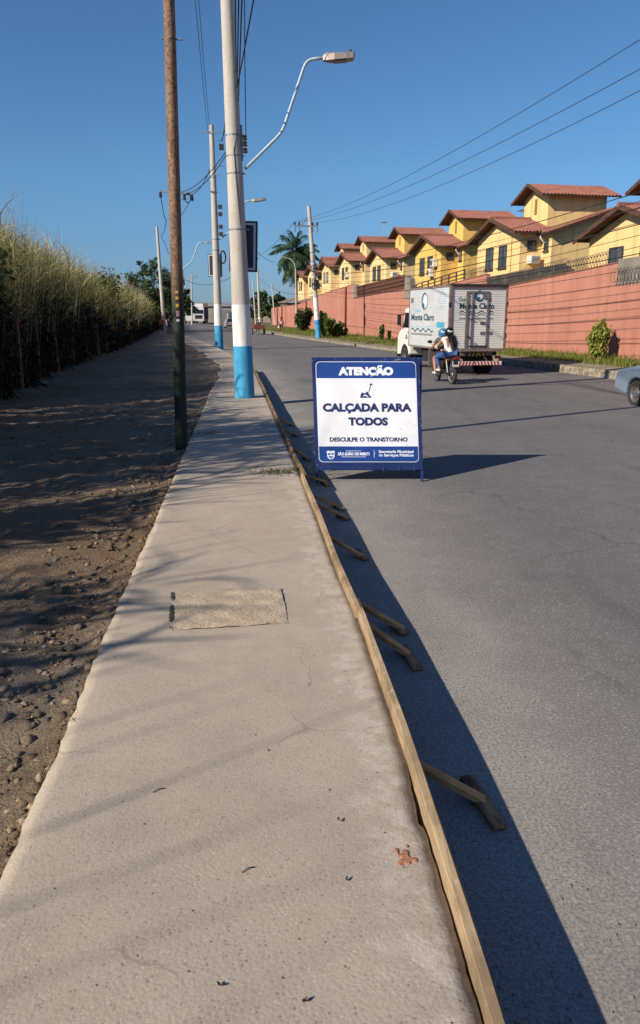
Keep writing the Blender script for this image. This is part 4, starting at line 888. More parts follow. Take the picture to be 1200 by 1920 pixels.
for z, c_, h in ((2.02, (200, 161, 58), .045), (2.12, (185, 152, 63), .04), (2.2, (192, 160, 74), .035), (1.9, (201, 154, 150), .07), (1.83, (199, 195, 189), .03)):
    q = MB(); a0 = R(-95); vs = [Vector((.03 + .0885 * math.cos(a0 + R(28) * i / 5), .0885 * math.sin(a0 + R(28) * i / 5), z + hh)) for hh in (0, h) for i in range(6)]; q.add(vs, [(i, i + 1, 7 + i, 6 + i) for i in range(5)]); q.build('sticker', mat('sticker', c_, None, 30, .7), P, fix=False)
# utility pole hidden behind the brown post, its crossarm and insulators showing either side
b3 = Vector((-9.55, 54, .2)); P, pt, rad = pole('utility_pole', b3, (-9.42, 54, 10.4), .12, .09, 'concrete pole hidden behind the brown post, only its crossarm and hanging insulators showing', 'utility pole', 'utility poles')
A_, B_ = at(299, 358, 54) - b3, at(362, 365, 54) - b3; q = MB(); q.bar(A_, B_, .11, .11); q.bar(A_ * .5 + B_ * .5 + Vector((0, .06, 0)), pt(9.0) + Vector((0, .1, 0)), .08, .08); q.build('crossarm', IRON, P)
for u in (.03, .74, .97):
    q = MB(); c_ = A_.lerp(B_, u); q.lathe([(0, 0), (.05, 0), (.1, -.06), (.06, -.1), (.12, -.16), (.07, -.2), (.13, -.28), (.07, -.34), (0, -.36)], c_ + Vector((0, -.05, -.05)), (0, 0, 1), 10); q.build('insulator', PORC, P)
q = MB(); c_ = at(352, 371, 53.9) - b3; q.tube([c_ + Vector((.18 * math.cos(a), 0, .3 * math.sin(a))) for a in np.linspace(0, 2 * math.pi, 14)], .035, 5); q.build('cable_coil', BLACK, P)
# other far poles along the left
def simple_pole(pxb, pyb, pxt, pyt, Y, r0, r1, label, bands=None, zb=None, arm=None):
    T = at(pxt, pyt, Y); B = at(pxb, pyb, Y); z0 = zr(Y) + (.1 if zb is None else zb); k = (z0 - T.z) / (B.z - T.z); B = T.lerp(B, k)
    P, pt, rad = pole('utility_pole' if arm is None else 'lamp_pole', B, T, r0, r1, label, 'utility pole' if arm is None else 'lamp pole', 'utility poles' if arm is None else None, bands, 12)
    if arm: lamp_arm(P, [at(x, y, Y) - B for x, y in arm], arm_len.get(label, 1.2), .4, 2.0)
    return P, B, T, pt
arm_len = {}
simple_pole(306, 590, 294, 425, 91, .235, .145, 'bare leaning white pole left of the brown post, in front of the bushy tree')
P, B, T, pt = simple_pole(342, 630, 335, 470, 86, .2, .14, 'white lamp pole peeking out right of the brown post, arm toward the second white pole', [(0, 1.2, PBLUE, 'blue_band'), (1.201, 2.4, PWHITE, 'white_band')], arm=[(338, 508), (347, 501), (360, 490), (371, 459), (374, 455), (384, 454.5)])
simple_pole(360, 604, 359, 514, 150, .17, .12, 'thin white pole standing in front of the oncoming white lorry')
simple_pole(344, 608, 343, 508, 128, .17, .12, 'thin far lamp pole with short arm between the brown post and the oncoming lorry', arm=[(343.3, 545), (346, 541), (350, 528), (352, 522), (356, 521)])
simple_pole(487, 606, 483, 505, 122, .2, .14, 'grey far pole with white base by the red cart', [(0, .4, PC, 'foot'), (.401, 1.5, PWHITE, 'white_band')])
simple_pole(479, 600, 474, 526, 150, .15, .1, 'thin grey pole farther off, left of the grey pole by the cart')
simple_pole(513, 575, 510, 534, 138, .12, .1, 'thin post rising behind the far tip of the red wall', zb=.2)
# leaning white pole on the right pavement
bR = Vector((-.14, 68.9, .15)); tR = at(579, 387, 68.9); P, pt, rad = pole('utility_pole', bR, tR, .24, .15, 'leaning white utility pole with blue base and crossarm beside the red wall', 'utility pole', 'utility poles', [(0, 1.55, PBLUE, 'blue_band'), (1.551, 3.4, PWHITE, 'white_band')], 16)
X0, X1 = at(552, 423, 68.8) - bR, at(596, 424, 68.8) - bR; q = MB(); q.bar(X0, X1, .12, .12); q.bar(X0 * .7 + X1 * .3, pt(10.2), .05, .05); q.bar(at(566, 420, 68.8) - bR, at(577, 412, 68.8) - bR, .05, .05); q.build('crossarm', IRON, P)
for u in (.02, .2, .78, .97):
    q = MB(); q.lathe([(0, .06), (.05, .06), (.11, .12), (.06, .18), (.1, .26), (0, .3)], X0.lerp(X1, u), (0, 0, 1), 10); q.build('insulator', PORC, P)
    q = MB(); q.tube([X0.lerp(X1, u) + Vector((0, 0, -.05)), X0.lerp(X1, u) + Vector((.05, 0, -.5))], .03, 6); q.build('jumper_wire', CAB, P)
for z, s_ in ((4.35, .42), (4.7, .3), (5.8, .25)): q = MB(); q.box(pt(z) + Vector((.25, -.15, 0)), (s_, .3, s_ * 1.1)); q.tube([pt(z) + Vector((.2 * math.cos(a), -.3, .28 * math.sin(a))) for a in np.linspace(0, 6.28, 12)], .04, 5); q.build('splice_box', BLACK, P)
for z in (6.4, 7.1, 5.3): strap(P, pt, rad, z, h=.08)
# street lamp curving over the palm
P, B, T, pt = simple_pole(556, 600, 554, 503, 112, .13, .09, 'lamp with curved arm sticking out in front of the palm', zb=.2, arm=[(554.5, 505), (552, 494), (546, 486), (541, 484.5)])

def cable(pts, sag, r, label, group='overhead cables', n=22):
    q_ = MB(); P3 = [Vector(p) for p in pts]; o0 = P3[0]; out = []
    for a, b_ in zip(P3, P3[1:]):
        for i in range(n + 1):
            u = i / n; p = a.lerp(b_, u); p.z -= sag * 4 * u * (1 - u); out.append(p - o0)
    q_.tube(out, r, 5); o = q_.build('cable', CAB, sm=True); o.location = o0; return tag(o, label, 'cable', group)
N_ = Vector((11.9, 19, 0))                      # next pole along the right kerb, out of frame
tags = ['topmost of the three power cables crossing the sky at the right', 'middle one of the three power cables crossing the sky at the right', 'lowest of the three power cables crossing the sky at the right']
for (pyr, u, lb) in ((90, .02, tags[0]), (145, .2, tags[1]), (185, .97, tags[2])):
    E0 = bR + X0.lerp(X1, u) + Vector((0, 0, .3)); q0 = at(1200, pyr, 22); E1 = q0 + (q0 - E0).normalized() * 10; E1.z += .9
    cable([E1, E0], .95, .010, lb, n=40)
lowz = [(332, 497), (345, 503), (352, 509), (362, 514), (372, 519), (380, 524), (392, 531), (408, 537), (425, 541), (447, 546), (470, 551)]
for k, (pa, pb) in enumerate(lowz):
    E0 = at(593 + k * .35, pb, 68.7); q0 = at(1200, pa, 24 - .15 * k); E1 = q0 + (q0 - E0).normalized() * 9
    cable([E1, E0], .75 + .12 * (k % 3), .009 if k % 3 else .015, 'low telephone cable in the bundle sagging across the yellow houses', 'telephone cables over the houses', n=36)
cable([bR + X0 + Vector((0, 0, .3)), at(478, 480, 150)], .6, .02, 'thin cable running left from the leaning pole past the palm', n=14)
cable([at(597, 548, 68.7), at(484, 520, 122)], 1.0, .02, 'low cable running left from the leaning pole to the grey far pole', n=14)
# left side: from beyond the camera to the poles
cable([at(352, -160, 24), at(390, 248, 48)], .3, .011, 'left of the twin cables rising between the brown post and the second white pole')
cable([at(360, -160, 24), at(394, 250, 48)], .35, .011, 'right of the twin cables rising between the brown post and the second white pole')
hub = [Vector((-1.73, 17.62, 6.9)), Vector((-1.72, 17.62, 6.6)), Vector((-1.70, 17.62, 6.35))]
for k, (px, hz, lb) in enumerate([(441, 0, 'leftmost cable fanning up beside the nearest lamp pole'), (447, 1, 'second cable from the left fanning up beside the nearest lamp pole'), (453, 2, 'third cable fanning up beside the nearest lamp pole'), (474, 1, 'outermost cable slanting up to the right of the nearest lamp pole')]):
    q0 = at(px, 0, 13); q1 = q0 + (q0 - hub[hz]).normalized() * 6; cable([q1, hub[hz]], .05, .013, lb)
cable([at(458, -70, 16.5), at(459, 120, 17.2), at(461, 258, 17.5)], .0, .011, 'vertical cable dropping to the insulators on the nearest lamp pole')
cable([hub[0], at(409, 262, 48)], .5, .016, 'cable from the nearest lamp pole back to the second white pole')
for k, (pa, pb, lb) in enumerate([((424, 284), (340, 360), 'upper cable slanting from the nearest lamp pole down to the hidden crossarm'), ((426, 288), (352, 362), 'middle cable slanting from the nearest lamp pole down to the hidden crossarm'), ((396, 312), (358, 364), 'lower cable slanting from the second white pole down to the hidden crossarm')]):
    cable([at(*pa, 48 if k == 2 else 40), at(*pb, 53.9)], .35, .022, lb)
cable([at(301, 366, 53.9), at(312, 414, 70), at(302, 440, 104)], .4, .03, 'cable dropping from the left end of the hidden crossarm', n=8)
cable([at(302, 440, 104), at(308, 452, 104), at(318, 476, 104)], .3, .035, 'looped cable beside the top of the bare leaning white pole', n=8)
cable([at(362, 366, 53.9), at(335, 410, 66)], .1, .02, 'cable from the right end of the hidden crossarm to behind the brown post', n=8)
cable([at(482, 478, 100), at(340, 520, 128)], 2.2, .035, 'far cable passing behind both white poles above the lorry', n=16)
cable([at(482, 472, 100), at(514, 492, 120)], .2, .03, 'short far cable right of the dark board on the nearest pole', n=8)
# ================================================================ VEHICLES
TYRE = mat('tyre', (46, 44, 43), (34, 33, 32), 20, .9, bmp=.3); RIM = mat('steel_rim', (139, 141, 144), (106, 108, 112), 9, .45, .7); WPAINT = mat('white_paint', (226, 227, 225), (210, 211, 208), 1.5, .35, coat=.4); CHASS = mat('chassis_black', (38, 38, 42), (26, 26, 28), 6, .8)
DGLASS = mat('dark_glass', (32, 38, 43), (23, 27, 32), 2, .08, spec=.9); REDL = mat('red_lens', (165, 42, 38), (138, 31, 29), 9, .25); AMBER = mat('amber_lens', (208, 138, 46), (184, 116, 32), 9, .25); ALU = mat('aluminium_panel', (205, 208, 211), (188, 192, 196), .9, .42, .15); ALUR = mat('aluminium_rear', (218, 217, 213), (200, 199, 195), .9, .55)
TRIM = mat('door_trim', (118, 111, 108), (92, 86, 84), 6, .6); TEALP = mat('teal_print', (44, 95, 124), (40, 86, 111), 5, .6); DTEAL = mat('dark_teal_print', (39, 71, 90), (34, 64, 79), 5, .6); PALEP = mat('pale_blue_print', (143, 192, 214), (127, 178, 202), 5, .6); GREYPR = mat('grey_print', (115, 121, 127), (102, 108, 114), 5, .6)
def wheel(parent, c, r, wd, axis=(1, 0, 0), rimr=.62, face=-1, name='wheel', n=24):
    q_ = MB(); h = wd / 2; q_.lathe([(r * rimr, -h * .9), (r * .9, -h), (r * .98, -h * .8), (r, -h * .4), (r, h * .4), (r * .98, h * .8), (r * .9, h), (r * rimr, h * .9)], c, axis, n, closed=True); t = q_.build(name, TYRE, parent, sm=True)
    q_ = MB(); f = face
    q_.lathe([(r * rimr * 1.02, f * h * .85), (r * rimr * .93, f * h * .8), (r * rimr * .85, f * h * .5), (r * .36, f * h * .35), (r * .3, f * h * .75), (r * .16, f * h * .8), (0, f * h * .8)], c, axis, n); q_.build('rim', RIM, t, sm=False)
    q_ = MB(); ax = Vector(axis); x = ax.orthogonal().normalized(); y = ax.cross(x)
    for k in range(8):
        a = 2 * math.pi * k / 8; p = Vector(c) + (x * math.cos(a) + y * math.sin(a)) * r * .47 + ax * f * h * .43; q_.lathe([(0, .006), (r * .07, .006), (r * .07, 0)], p, ax * f, 8)
    q_.build('rim_hole', CHASS, t); return t
def ribbed(m_, p0, d, L, z0, z1, nrm, pitch=.083, depth=.012, mi=0):
    d, nrm = Vector(d), Vector(nrm); p0 = Vector(p0); pr = []; z = z0
    while z < z1 - .001:
        ze = min(z1, z + pitch); pr += [(z, 0), (z + .012, depth), (ze - .016, depth), (ze - .008, 0)]; z = ze
    pr.append((z1, 0)); vs = []
    for zz, o_ in pr: a = p0 + nrm * o_; vs += [Vector((a.x, a.y, zz)), Vector((a.x, a.y, zz)) + d * L]
    m_.add(vs, [(2 * i, 2 * i + 1, 2 * i + 3, 2 * i + 2) for i in range(len(pr) - 1)], mi)
# ---- the water and ice delivery truck
tr = empty('delivery_truck', (5.36, 26.9, 0), R(13), 'white box truck with Monte Claro lettering driving away beside the red wall', 'truck')
tr.scale = (.93, .93, .93); HB = 1.125; Z0, Z1 = .97, 3.22; LB = 4.3
q = MB(); q.box((0, LB / 2, (Z0 + Z1) / 2), (2 * HB - .02, LB - .04, Z1 - Z0 - .02)); ribbed(q, (-HB + .011, .06, 0), (0, 1, 0), LB - .12, Z0 + .04, Z1 - .06, (-1, 0, 0)); ribbed(q, (HB - .011, .06, 0), (0, 1, 0), LB - .12, Z0 + .04, Z1 - .06, (1, 0, 0)); cargo = q.build('cargo_box', ALU, tr)
q = MB(); ribbed(q, (-HB + .07, .019, 0), (1, 0, 0), 2 * HB - .14, Z0 + .04, Z1 - .1, (0, -1, 0)); q.build('rear_panel', ALUR, tr)  # rear sheet coloured lighter to make up for the weak sun on it
q = MB()
for x in (-HB + .03, HB - .03): q.box((x, .0, (Z0 + Z1) / 2), (.085, .09, Z1 - Z0 + .04))
q.box((0, -.0, Z1 - .02), (2 * HB - .09, .1, .1)); q.box((0, .0, Z0 - .02), (2 * HB - .09, .1, .08)); q.box((-HB + .012, LB / 2, Z1 - .01), (.06, LB - .1, .06)); q.box((-HB + .012, LB / 2, Z0 + .0), (.05, LB - .1, .06)); q.box((-HB + .02, LB - .02, (Z0 + Z1) / 2), (.06, .06, Z1 - Z0)); q.build('rear_frame', mat('rear_frame_paint', (138, 118, 114), (102, 81, 76), 8, .7), tr)
q = MB(); q.box((0, -.05, Z1 + .045), (2 * HB + .02, .12, .03)); q.box((0, LB / 2, Z1 + .03), (2 * HB, LB, .02)); q.build('roof_cap', mat('roof_cap_dark', (74, 68, 70), (58, 52, 54), 5, .7), tr)
q = MB()
for x, z in ((-HB - .01, 2.55), (-HB - .01, 1.6), (HB + .0, 2.6), (HB + .0, 2.0), (HB + .0, 1.45)): q.box((x, -.05, z), (.05, .03, .16))
q.build('hinge', CHASS, tr)
q = MB()                                            # rear doors: trims, lock rods, handles
for x, z0, z1, w_ in ((-.45, 1.0, 3.0, .075), (-.25, 1.05, 3.0, .04), (.36, 1.02, 2.95, .05)): q.box((x, -.02, (z0 + z1) / 2), (w_, .04, z1 - z0))
q.box((-.04, -.02, 3.0), (.88, .038, .06)); q.box((.28, -.02, 2.86), (.24, .036, .16)); q.build('rear_door', TRIM, tr)
q = MB(); q.box((-.36, -.04, 1.42), (.05, .06, .07)); q.box((-.27, -.05, 2.05), (.1, .05, .03)); q.box((.03, -.05, 1.08), (.75, .05, .05)); q.box((-.08, -.05, 1.15), (.03, .04, .12)); q.build('door_handle', CHASS, tr)
def rearT(s, x, z, w_, cap, m, bold=.02): return text(s, w_, cap, m, lambda a, b_, c_: Vector((x + a, .003, z + b_)), 'lettering', tr, bold)
rearT('Monte Claro', -.05, 2.42, 1.36, .2, DTEAL, .04); rearT('Gelo', -.60, 2.67, .36, .15, GREYPR, .02); rearT('A', .47, 2.66, .13, .13, GREYPR, .02)
def wave(m_, fn, x0, x1, z, amp, n_, th):
    k = 60; vs = []
    for i in range(k + 1):
        x = x0 + (x1 - x0) * i / k; a = (i / k) * n_ * 2 * math.pi; zz = z + amp * math.sin(a); vs += [fn(x, zz - th / 2), fn(x, zz + th / 2)]
    m_.add(vs, [(2 * i, 2 * i + 2, 2 * i + 3, 2 * i + 1) for i in range(k)])
RF = lambda x, z: Vector((x, .002, z))
q = MB(); wave(q, RF, -.73, .62, 2.29, .035, 3.5, .035); q.build('wave_print', DTEAL, tr, fix=False); q = MB(); wave(q, RF, -.73, .62, 2.2, .035, 3.5, .03); q.build('wave_print', GREYPR, tr, fix=False)
def disc(fn, cx_, cz_, rx, rz, m, y=0.0, k=28):
    q_ = MB(); q_.add([fn(cx_ + rx * math.cos(2 * math.pi * i / k), cz_ + rz * math.sin(2 * math.pi * i / k), y) for i in range(k)], [tuple(range(k))]); return q_.build('emblem', m, tr, fix=False)
RF3 = lambda x, z, y: Vector((x, .002 - y, z))
disc(RF3, .03, 2.86, .19, .2, DTEAL, .002); disc(RF3, .05, 2.87, .13, .14, PALEP, .005); disc(RF3, .07, 2.85, .07, .08, WPAINT, .008); disc(RF3, .0, 2.79, .06, .04, TEALP, .009)
q = MB()
for x0, x1, z0, z1 in ((.1, .36, 1.86, 1.96), (.12, .58, 1.5, 1.6)): q.box(((x0 + x1) / 2, -.005, (z0 + z1) / 2), (x1 - x0, .02, z1 - z0))
q.prism([(.32, .0, 1.96), (.42, .0, 1.86), (.46, .0, 1.74), (.4, .0, 1.78), (.3, .0, 1.88)], (0, -.014, 0)); q.build('plate_sticker', mat('plate_grey', (106, 108, 112), (88, 90, 94), 9, .6), tr)
q = MB()
for k in range(26):
    if k in (8, 9): continue
    x = -.72 + .052 * k; q.add([RF(x, 2.04), RF(x + .036, 2.04), RF(x + .036, 2.09), RF(x, 2.09)], [(0, 1, 2, 3)])
q.build('small_print', GREYPR, tr, fix=False)
SX = -HB - .004
def sideT(s, y, z, w_, cap, m, bold=.02): return text(s, w_, cap, m, lambda a, b_, c_: Vector((SX, y - a, z + b_)), 'lettering', tr, bold)
sideT('Monte Claro', 2.75, 2.0, 2.55, .24, DTEAL, .03); sideT('Gelo', 3.35, 2.30, .8, .17, PALEP, .03)
SF = lambda x, z: Vector((SX + .001, x, z)); SF3 = lambda x, z, y: Vector((SX - y, x, z))
q = MB(); wave(q, SF, 4.0, 1.55, 1.74, .045, 4, .035); q.build('wave_print', PALEP, tr, fix=False); q = MB(); wave(q, SF, 4.0, 1.55, 1.62, .05, 4, .055); q.build('wave_print', DTEAL, tr, fix=False)
disc(SF3, 2.55, 2.72, .32, .32, DTEAL, .001); disc(SF3, 2.5, 2.71, .26, .27, PALEP, .004); disc(SF3, 2.45, 2.73, .19, .23, WPAINT, .007); disc(SF3, 2.62, 2.56, .1, .09, TEALP, .009)
q = MB()
for k in range(24): y = 4.0 - .1 * k; q.add([SF(y, 1.42), SF(y - .07, 1.42), SF(y - .07, 1.5), SF(y, 1.5)], [(0, 1, 2, 3)])
q.build('small_print', GREYPR, tr, fix=False)
q = MB(); q.prism([(SX, .42, 1.74), (SX, 1.18, 1.74), (SX, 1.18, 1.94), (SX, .42, 1.94)], (-.003, 0, 0)); q.build('plate_sticker', mat('cyan_plate', (74, 160, 192), (63, 147, 180), 9, .6), tr)
q = MB(); q.prism([(SX, 3.8, 2.68), (SX, 4.12, 2.68), (SX, 4.12, 2.88), (SX, 3.8, 2.88)], (-.003, 0, 0)); q.build('plate_sticker', mat('olive_plate', (111, 127, 120), (95, 111, 104), 9, .6), tr)
q = MB()
for k in range(14): a, b_ = math.pi * k / 14, math.pi * (k + 1) / 14; q.add([SF(.72 + .3 * math.cos(a), 2.68 + .38 * math.sin(a)), SF(.72 + .3 * math.cos(b_), 2.68 + .38 * math.sin(b_)), SF(.72 + .25 * math.cos(b_), 2.68 + .32 * math.sin(b_)), SF(.72 + .25 * math.cos(a), 2.68 + .32 * math.sin(a))], [(0, 1, 2, 3)])
for z, h, w_ in ((2.6, .03, .3), (2.5, .025, .22), (2.43, .025, .26)): q.add([SF(.72 - w_, z), SF(.72 + w_, z), SF(.72 + w_, z + h), SF(.72 - w_, z + h)], [(0, 1, 2, 3)])
q.build('arch_print', PALEP, tr, fix=False)
# chassis, bumper, step, mudguards
q = MB(); q.box((-.42, 2.9, .78), (.12, 5.6, .2)); q.box((.42, 2.9, .78), (.12, 5.6, .2)); q.box((0, .35, .8), (1.9, .1, .14)); q.box((0, 1.3, .55), (1.7, .16, .16)); q.box((0, 4.9, .5), (1.6, .14, .14)); q.box((-.7, 2.6, .62), (.5, .9, .42)); q.box((.75, 2.8, .62), (.4, 1.2, .45)); q.box((0, .6, .62), (1.3, .3, .3)); q.build('chassis', CHASS, tr)
q = MB(); q.box((-.05, -.12, .93), (1.35, .34, .05)); q.box((-.05, -.1, .82), (1.25, .05, .14)); q.build('rear_step', mat('step_steel', (125, 119, 112), (98, 93, 87), 8, .7, .2), tr)
q = MB(); q.box((-.05, -.135, .79), (.72, .02, .13)); pl_ = q.build('hazard_plate', mat('hazard_black', (44, 42, 36), (32, 31, 27), 9, .6), tr)
q = MB()
for k in range(5): x = -.38 + .15 * k; s_ = -1 if k > 2 else 1; q.prism([(x, -.146, .73), (x + .06, -.146, .73), (x + .06 + .05 * s_, -.146, .85), (x + .05 * s_, -.146, .85)], (0, -.003, 0))
q.build('hazard_stripe', mat('hazard_yellow', (201, 169, 44), (182, 151, 34), 9, .6), pl_)
q = MB(); q.box((0, -.06, .47), (2.0, .06, .14)); q.bar((-.5, .0, .47), (-.5, .45, .75), .06, .06); q.bar((.5, .0, .47), (.5, .45, .75), .06, .06); bp = q.build('bumper', mat('bumper_white', (216, 210, 207), (196, 189, 186), 9, .5), tr)
q = MB()
for k in range(15):
    x = -.98 + .13 * k; s_ = -.05 if k >= 7 else .05
    q.prism([(x, -.092, .402), (x + .065, -.092, .402), (x + .065 + s_, -.092, .538), (x + s_, -.092, .538)], (0, -.003, 0))
q.build('red_stripe', mat('bumper_red', (168, 64, 60), (147, 54, 50), 9, .5), bp)
for x in (-.8, .86): q = MB(); q.box((x, -.03, .68), (.22, .06, .11)); q.build('tail_light', REDL, tr, bevel=.01)
q = MB(); q.prism([(-1.1, 1.95, .25), (-1.1, 2.0, .25), (-1.1, 2.0, .95), (-1.1, 1.95, .95)], (.5, 0, 0)); q.prism([(.6, 1.95, .25), (.6, 2.0, .25), (.6, 2.0, .95), (.6, 1.95, .95)], (.5, 0, 0)); q.prism([(-1.05, .55, .3), (-1.05, .57, .3), (-1.05, .57, .7), (-1.05, .55, .7)], (.42, 0, 0)); q.build('mudguard', mat('mudguard_grey', (111, 106, 100), (86, 82, 77), 6, .9), tr)
for x, f in ((-.98, -1), (-.7, -1), (.7, 1), (.98, 1)): wheel(tr, (x, 1.25, .43), .43, .24, face=f)
for x, f in ((-.93, -1), (.93, 1)): wheel(tr, (x, 5.15, .43), .43, .24, face=f)
# cab
arch = [(5.15 + .53 * math.cos(a), .47 + .53 * math.sin(a)) for a in np.linspace(R(10), R(170), 9)]
prof_ = [(4.42, .62), (4.42, 2.38), (4.5, 2.46), (4.85, 2.5), (5.12, 2.46), (5.2, 2.36), (5.48, 1.72), (5.62, 1.6), (5.95, 1.45), (6.05, 1.3), (6.1, .95), (6.1, .55)] + [(a, max(.55, b_)) for a, b_ in arch] + [(4.62, .62)]
q = MB(); q.prism([(-1.0, a, b_) for a, b_ in prof_], (2.0, 0, 0)); cab = q.build('cab', WPAINT, tr, bevel=.035)
for s_ in (-1, 1):
    q = MB(); q.prism([(s_ * 1.003, 4.62, 1.68), (s_ * 1.003, 5.36, 1.68), (s_ * 1.003, 5.12, 2.3), (s_ * 1.003, 4.62, 2.3)], (s_ * .004, 0, 0)); q.build('window', DGLASS, cab)
    q = MB(); q.prism([(s_ * 1.002, 4.56, .95), (s_ * 1.002, 4.58, .95), (s_ * 1.002, 4.58, 2.36), (s_ * 1.002, 4.56, 2.36)], (s_ * .004, 0, 0)); q.box((s_ * 1.015, 4.7, 1.5), (.03, .14, .03)); q.build('door_handle', CHASS, cab)
    q = MB(); q.bar((s_ * .98, 5.35, 1.65), (s_ * 1.2, 5.3, 1.8), .03, .03); q.bar((s_ * .98, 5.1, 2.3), (s_ * 1.2, 5.3, 2.2), .03, .03); q.box((s_ * 1.22, 5.3, 2.0), (.16, .07, .44)); q.build('mirror', CHASS, cab, bevel=.01)
    q = MB(); q.box((s_ * .8, 6.1, .95), (.26, .05, .2)); q.build('headlight', mat('clear_lens', (213, 217, 218), (197, 201, 202), 9, .15), cab)
q = MB(); q.prism([(-.88, 5.225, 2.33), (-.88, 5.47, 1.76), (.88, 5.47, 1.76), (.88, 5.225, 2.33)], (0, .006, .003)); q.build('windscreen', DGLASS, cab)
q = MB(); q.box((0, 6.14, .52), (2.0, .1, .2)); q.build('front_bumper', CHASS, cab)
q = MB()
for s_ in (-1,): q.add([Vector((-1.006, 4.75 + a, 1.22 + b_)) for a, b_ in ((0, 0), (.34, 0), (.2, .2), (.12, .2))], [(0, 1, 2, 3)])
q.build('door_emblem', GREYPR, cab, fix=False)

# ---- motorcycle
bk_ = empty('motorcycle', (3.83, 23.95, 0), R(11.6), 'black motorcycle with two riders following the white truck', 'motorcycle')
MBLK = mat('bike_black', (35, 35, 38), (23, 23, 26), 8, .35, coat=.3); MGREY = mat('bike_engine', (106, 106, 108), (76, 76, 79), 8, .45, .6); SEAT = mat('bike_seat', (28, 28, 29), (19, 19, 20), 30, .8)
for y in (-.66, .64):
    t = wheel(bk_, (0, y, .295), .295, .1 if y < 0 else .085, rimr=.78, face=-1, n=28)
    q = MB(); q.lathe([(.1, -.03), (.13, -.035), (.13, .035), (.1, .03)], (0, y, .295), (1, 0, 0), 18)
    for k in range(6): a = k * math.pi / 3; q.bar((0, y + .05 * math.cos(a), .295 + .05 * math.sin(a)), (0, y + .235 * math.cos(a), .295 + .235 * math.sin(a)), .03, .03, up=(1, 0, 0))
    q.build('hub', MBLK, t)
q = MB(); q.tube([(0, .64, .3), (0, .45, .72), (0, .35, .96)], .03, 8); q.tube([(-.09, .64, .295), (-.09, .45, .74)], .024, 8); q.tube([(.09, .64, .295), (.09, .45, .74)], .024, 8); q.build('fork', MGREY, bk_)
q = MB(); q.tube([(-.36, .26, 1.03), (-.16, .32, 1.0), (0, .36, .97), (.16, .32, 1.0), (.36, .26, 1.03)], .016, 8); q.tube([(-.37, .25, 1.03), (-.25, .3, 1.02)], .022, 8); q.tube([(.37, .25, 1.03), (.25, .3, 1.02)], .022, 8); q.build('handlebar', MBLK, bk_)
for s_ in (-1, 1): q = MB(); q.tube([(s_ * .24, .31, 1.03), (s_ * .33, .36, 1.2)], .009, 6); q.ball((s_ * .38, .36, 1.24), (.085, .025, .05), 10); q.build('mirror', MBLK, bk_, sm=True)
q = MB(); q.ball((0, .22, .8), (.13, .27, .14), 14); q.build('fuel_tank', MBLK, bk_, sm=True)
q = MB(); q.prism([(-.12, .12, .74), (-.12, .0, .73), (-.12, -.3, .76), (-.12, -.6, .8), (-.12, -.62, .86), (-.12, -.3, .83), (-.12, .02, .79), (-.12, .12, .82)], (.24, 0, 0)); q.build('seat', SEAT, bk_, bevel=.025)
q = MB(); q.prism([(-.11, -.2, .6), (-.11, -.72, .78), (-.11, -.8, .84), (-.11, -.55, .8), (-.11, .1, .7)], (.22, 0, 0)); q.prism([(-.13, .25, .35), (-.13, -.12, .45), (-.13, -.2, .68), (-.13, .2, .72), (-.13, .42, .6)], (.26, 0, 0)); q.build('fairing', MBLK, bk_, bevel=.02)
q = MB(); q.box((0, .08, .42), (.24, .34, .24)); q.cyl((0, .2, .45), (0, .36, .6), .09, .08, 12); q.build('engine', MGREY, bk_, bevel=.03)
for s_ in (-1, 1): q = MB(); q.bar((s_ * .09, -.66, .295), (s_ * .09, -.1, .4), .04, .06); q.build('swingarm', MBLK, bk_); q = MB(); q.tube([(s_ * .11, -.56, .36), (s_ * .11, -.42, .7)], .033, 10); q.build('shock', MGREY, bk_)
q = MB(); q.tube([(.12, .3, .4), (.15, .1, .28), (.16, -.25, .32), (.17, -.72, .42)], [.02, .022, .045, .05], 10); q.build('exhaust', MGREY, bk_, sm=True)
q = MB(); q.prism([(-.07, -.62, .62), (-.07, -.86, .8), (-.07, -.9, .62), (-.07, -.86, .56)], (.14, 0, 0)); q.build('rear_mudguard', MBLK, bk_)
q = MB(); q.box((0, -.885, .63), (.2, .012, .17), (R(-12), 0, 0)); q.build('number_plate', mat('plate_white', (191, 189, 184), (169, 167, 162), 14, .6), bk_); q = MB(); q.box((0, -.84, .79), (.13, .06, .06)); q.build('tail_light', REDL, bk_, bevel=.01)
for s_ in (-1, 1): q = MB(); q.tube([(s_ * .1, -.7, .74), (s_ * .2, -.72, .74)], .012, 6); q.ball((s_ * .22, -.73, .74), (.035, .035, .025), 8); q.build('indicator', AMBER, bk_, sm=True)
q = MB(); q.lathe([(0, .1), (.07, .1), (.085, .02), (.07, -.04), (0, -.06)], (0, .42, .88), (0, 1, 0), 14); q.build('headlight', MBLK, bk_, sm=True)
q = MB(); q.tube([(-.25, .12, .34), (.25, .12, .34)], .016, 6); q.tube([(-.24, -.28, .42), (.24, -.28, .42)], .016, 6); q.bar((-.08, .2, .25), (-.2, .3, .06), .02, .02); q.build('foot_peg', MGREY, bk_)
q = MB(); q.tube([(-.13, -.3, .8), (-.14, -.7, .84), (-.1, -.86, .88), (.1, -.86, .88), (.14, -.7, .84), (.13, -.3, .8)], .013, 6); q.build('grab_rail', MBLK, bk_)

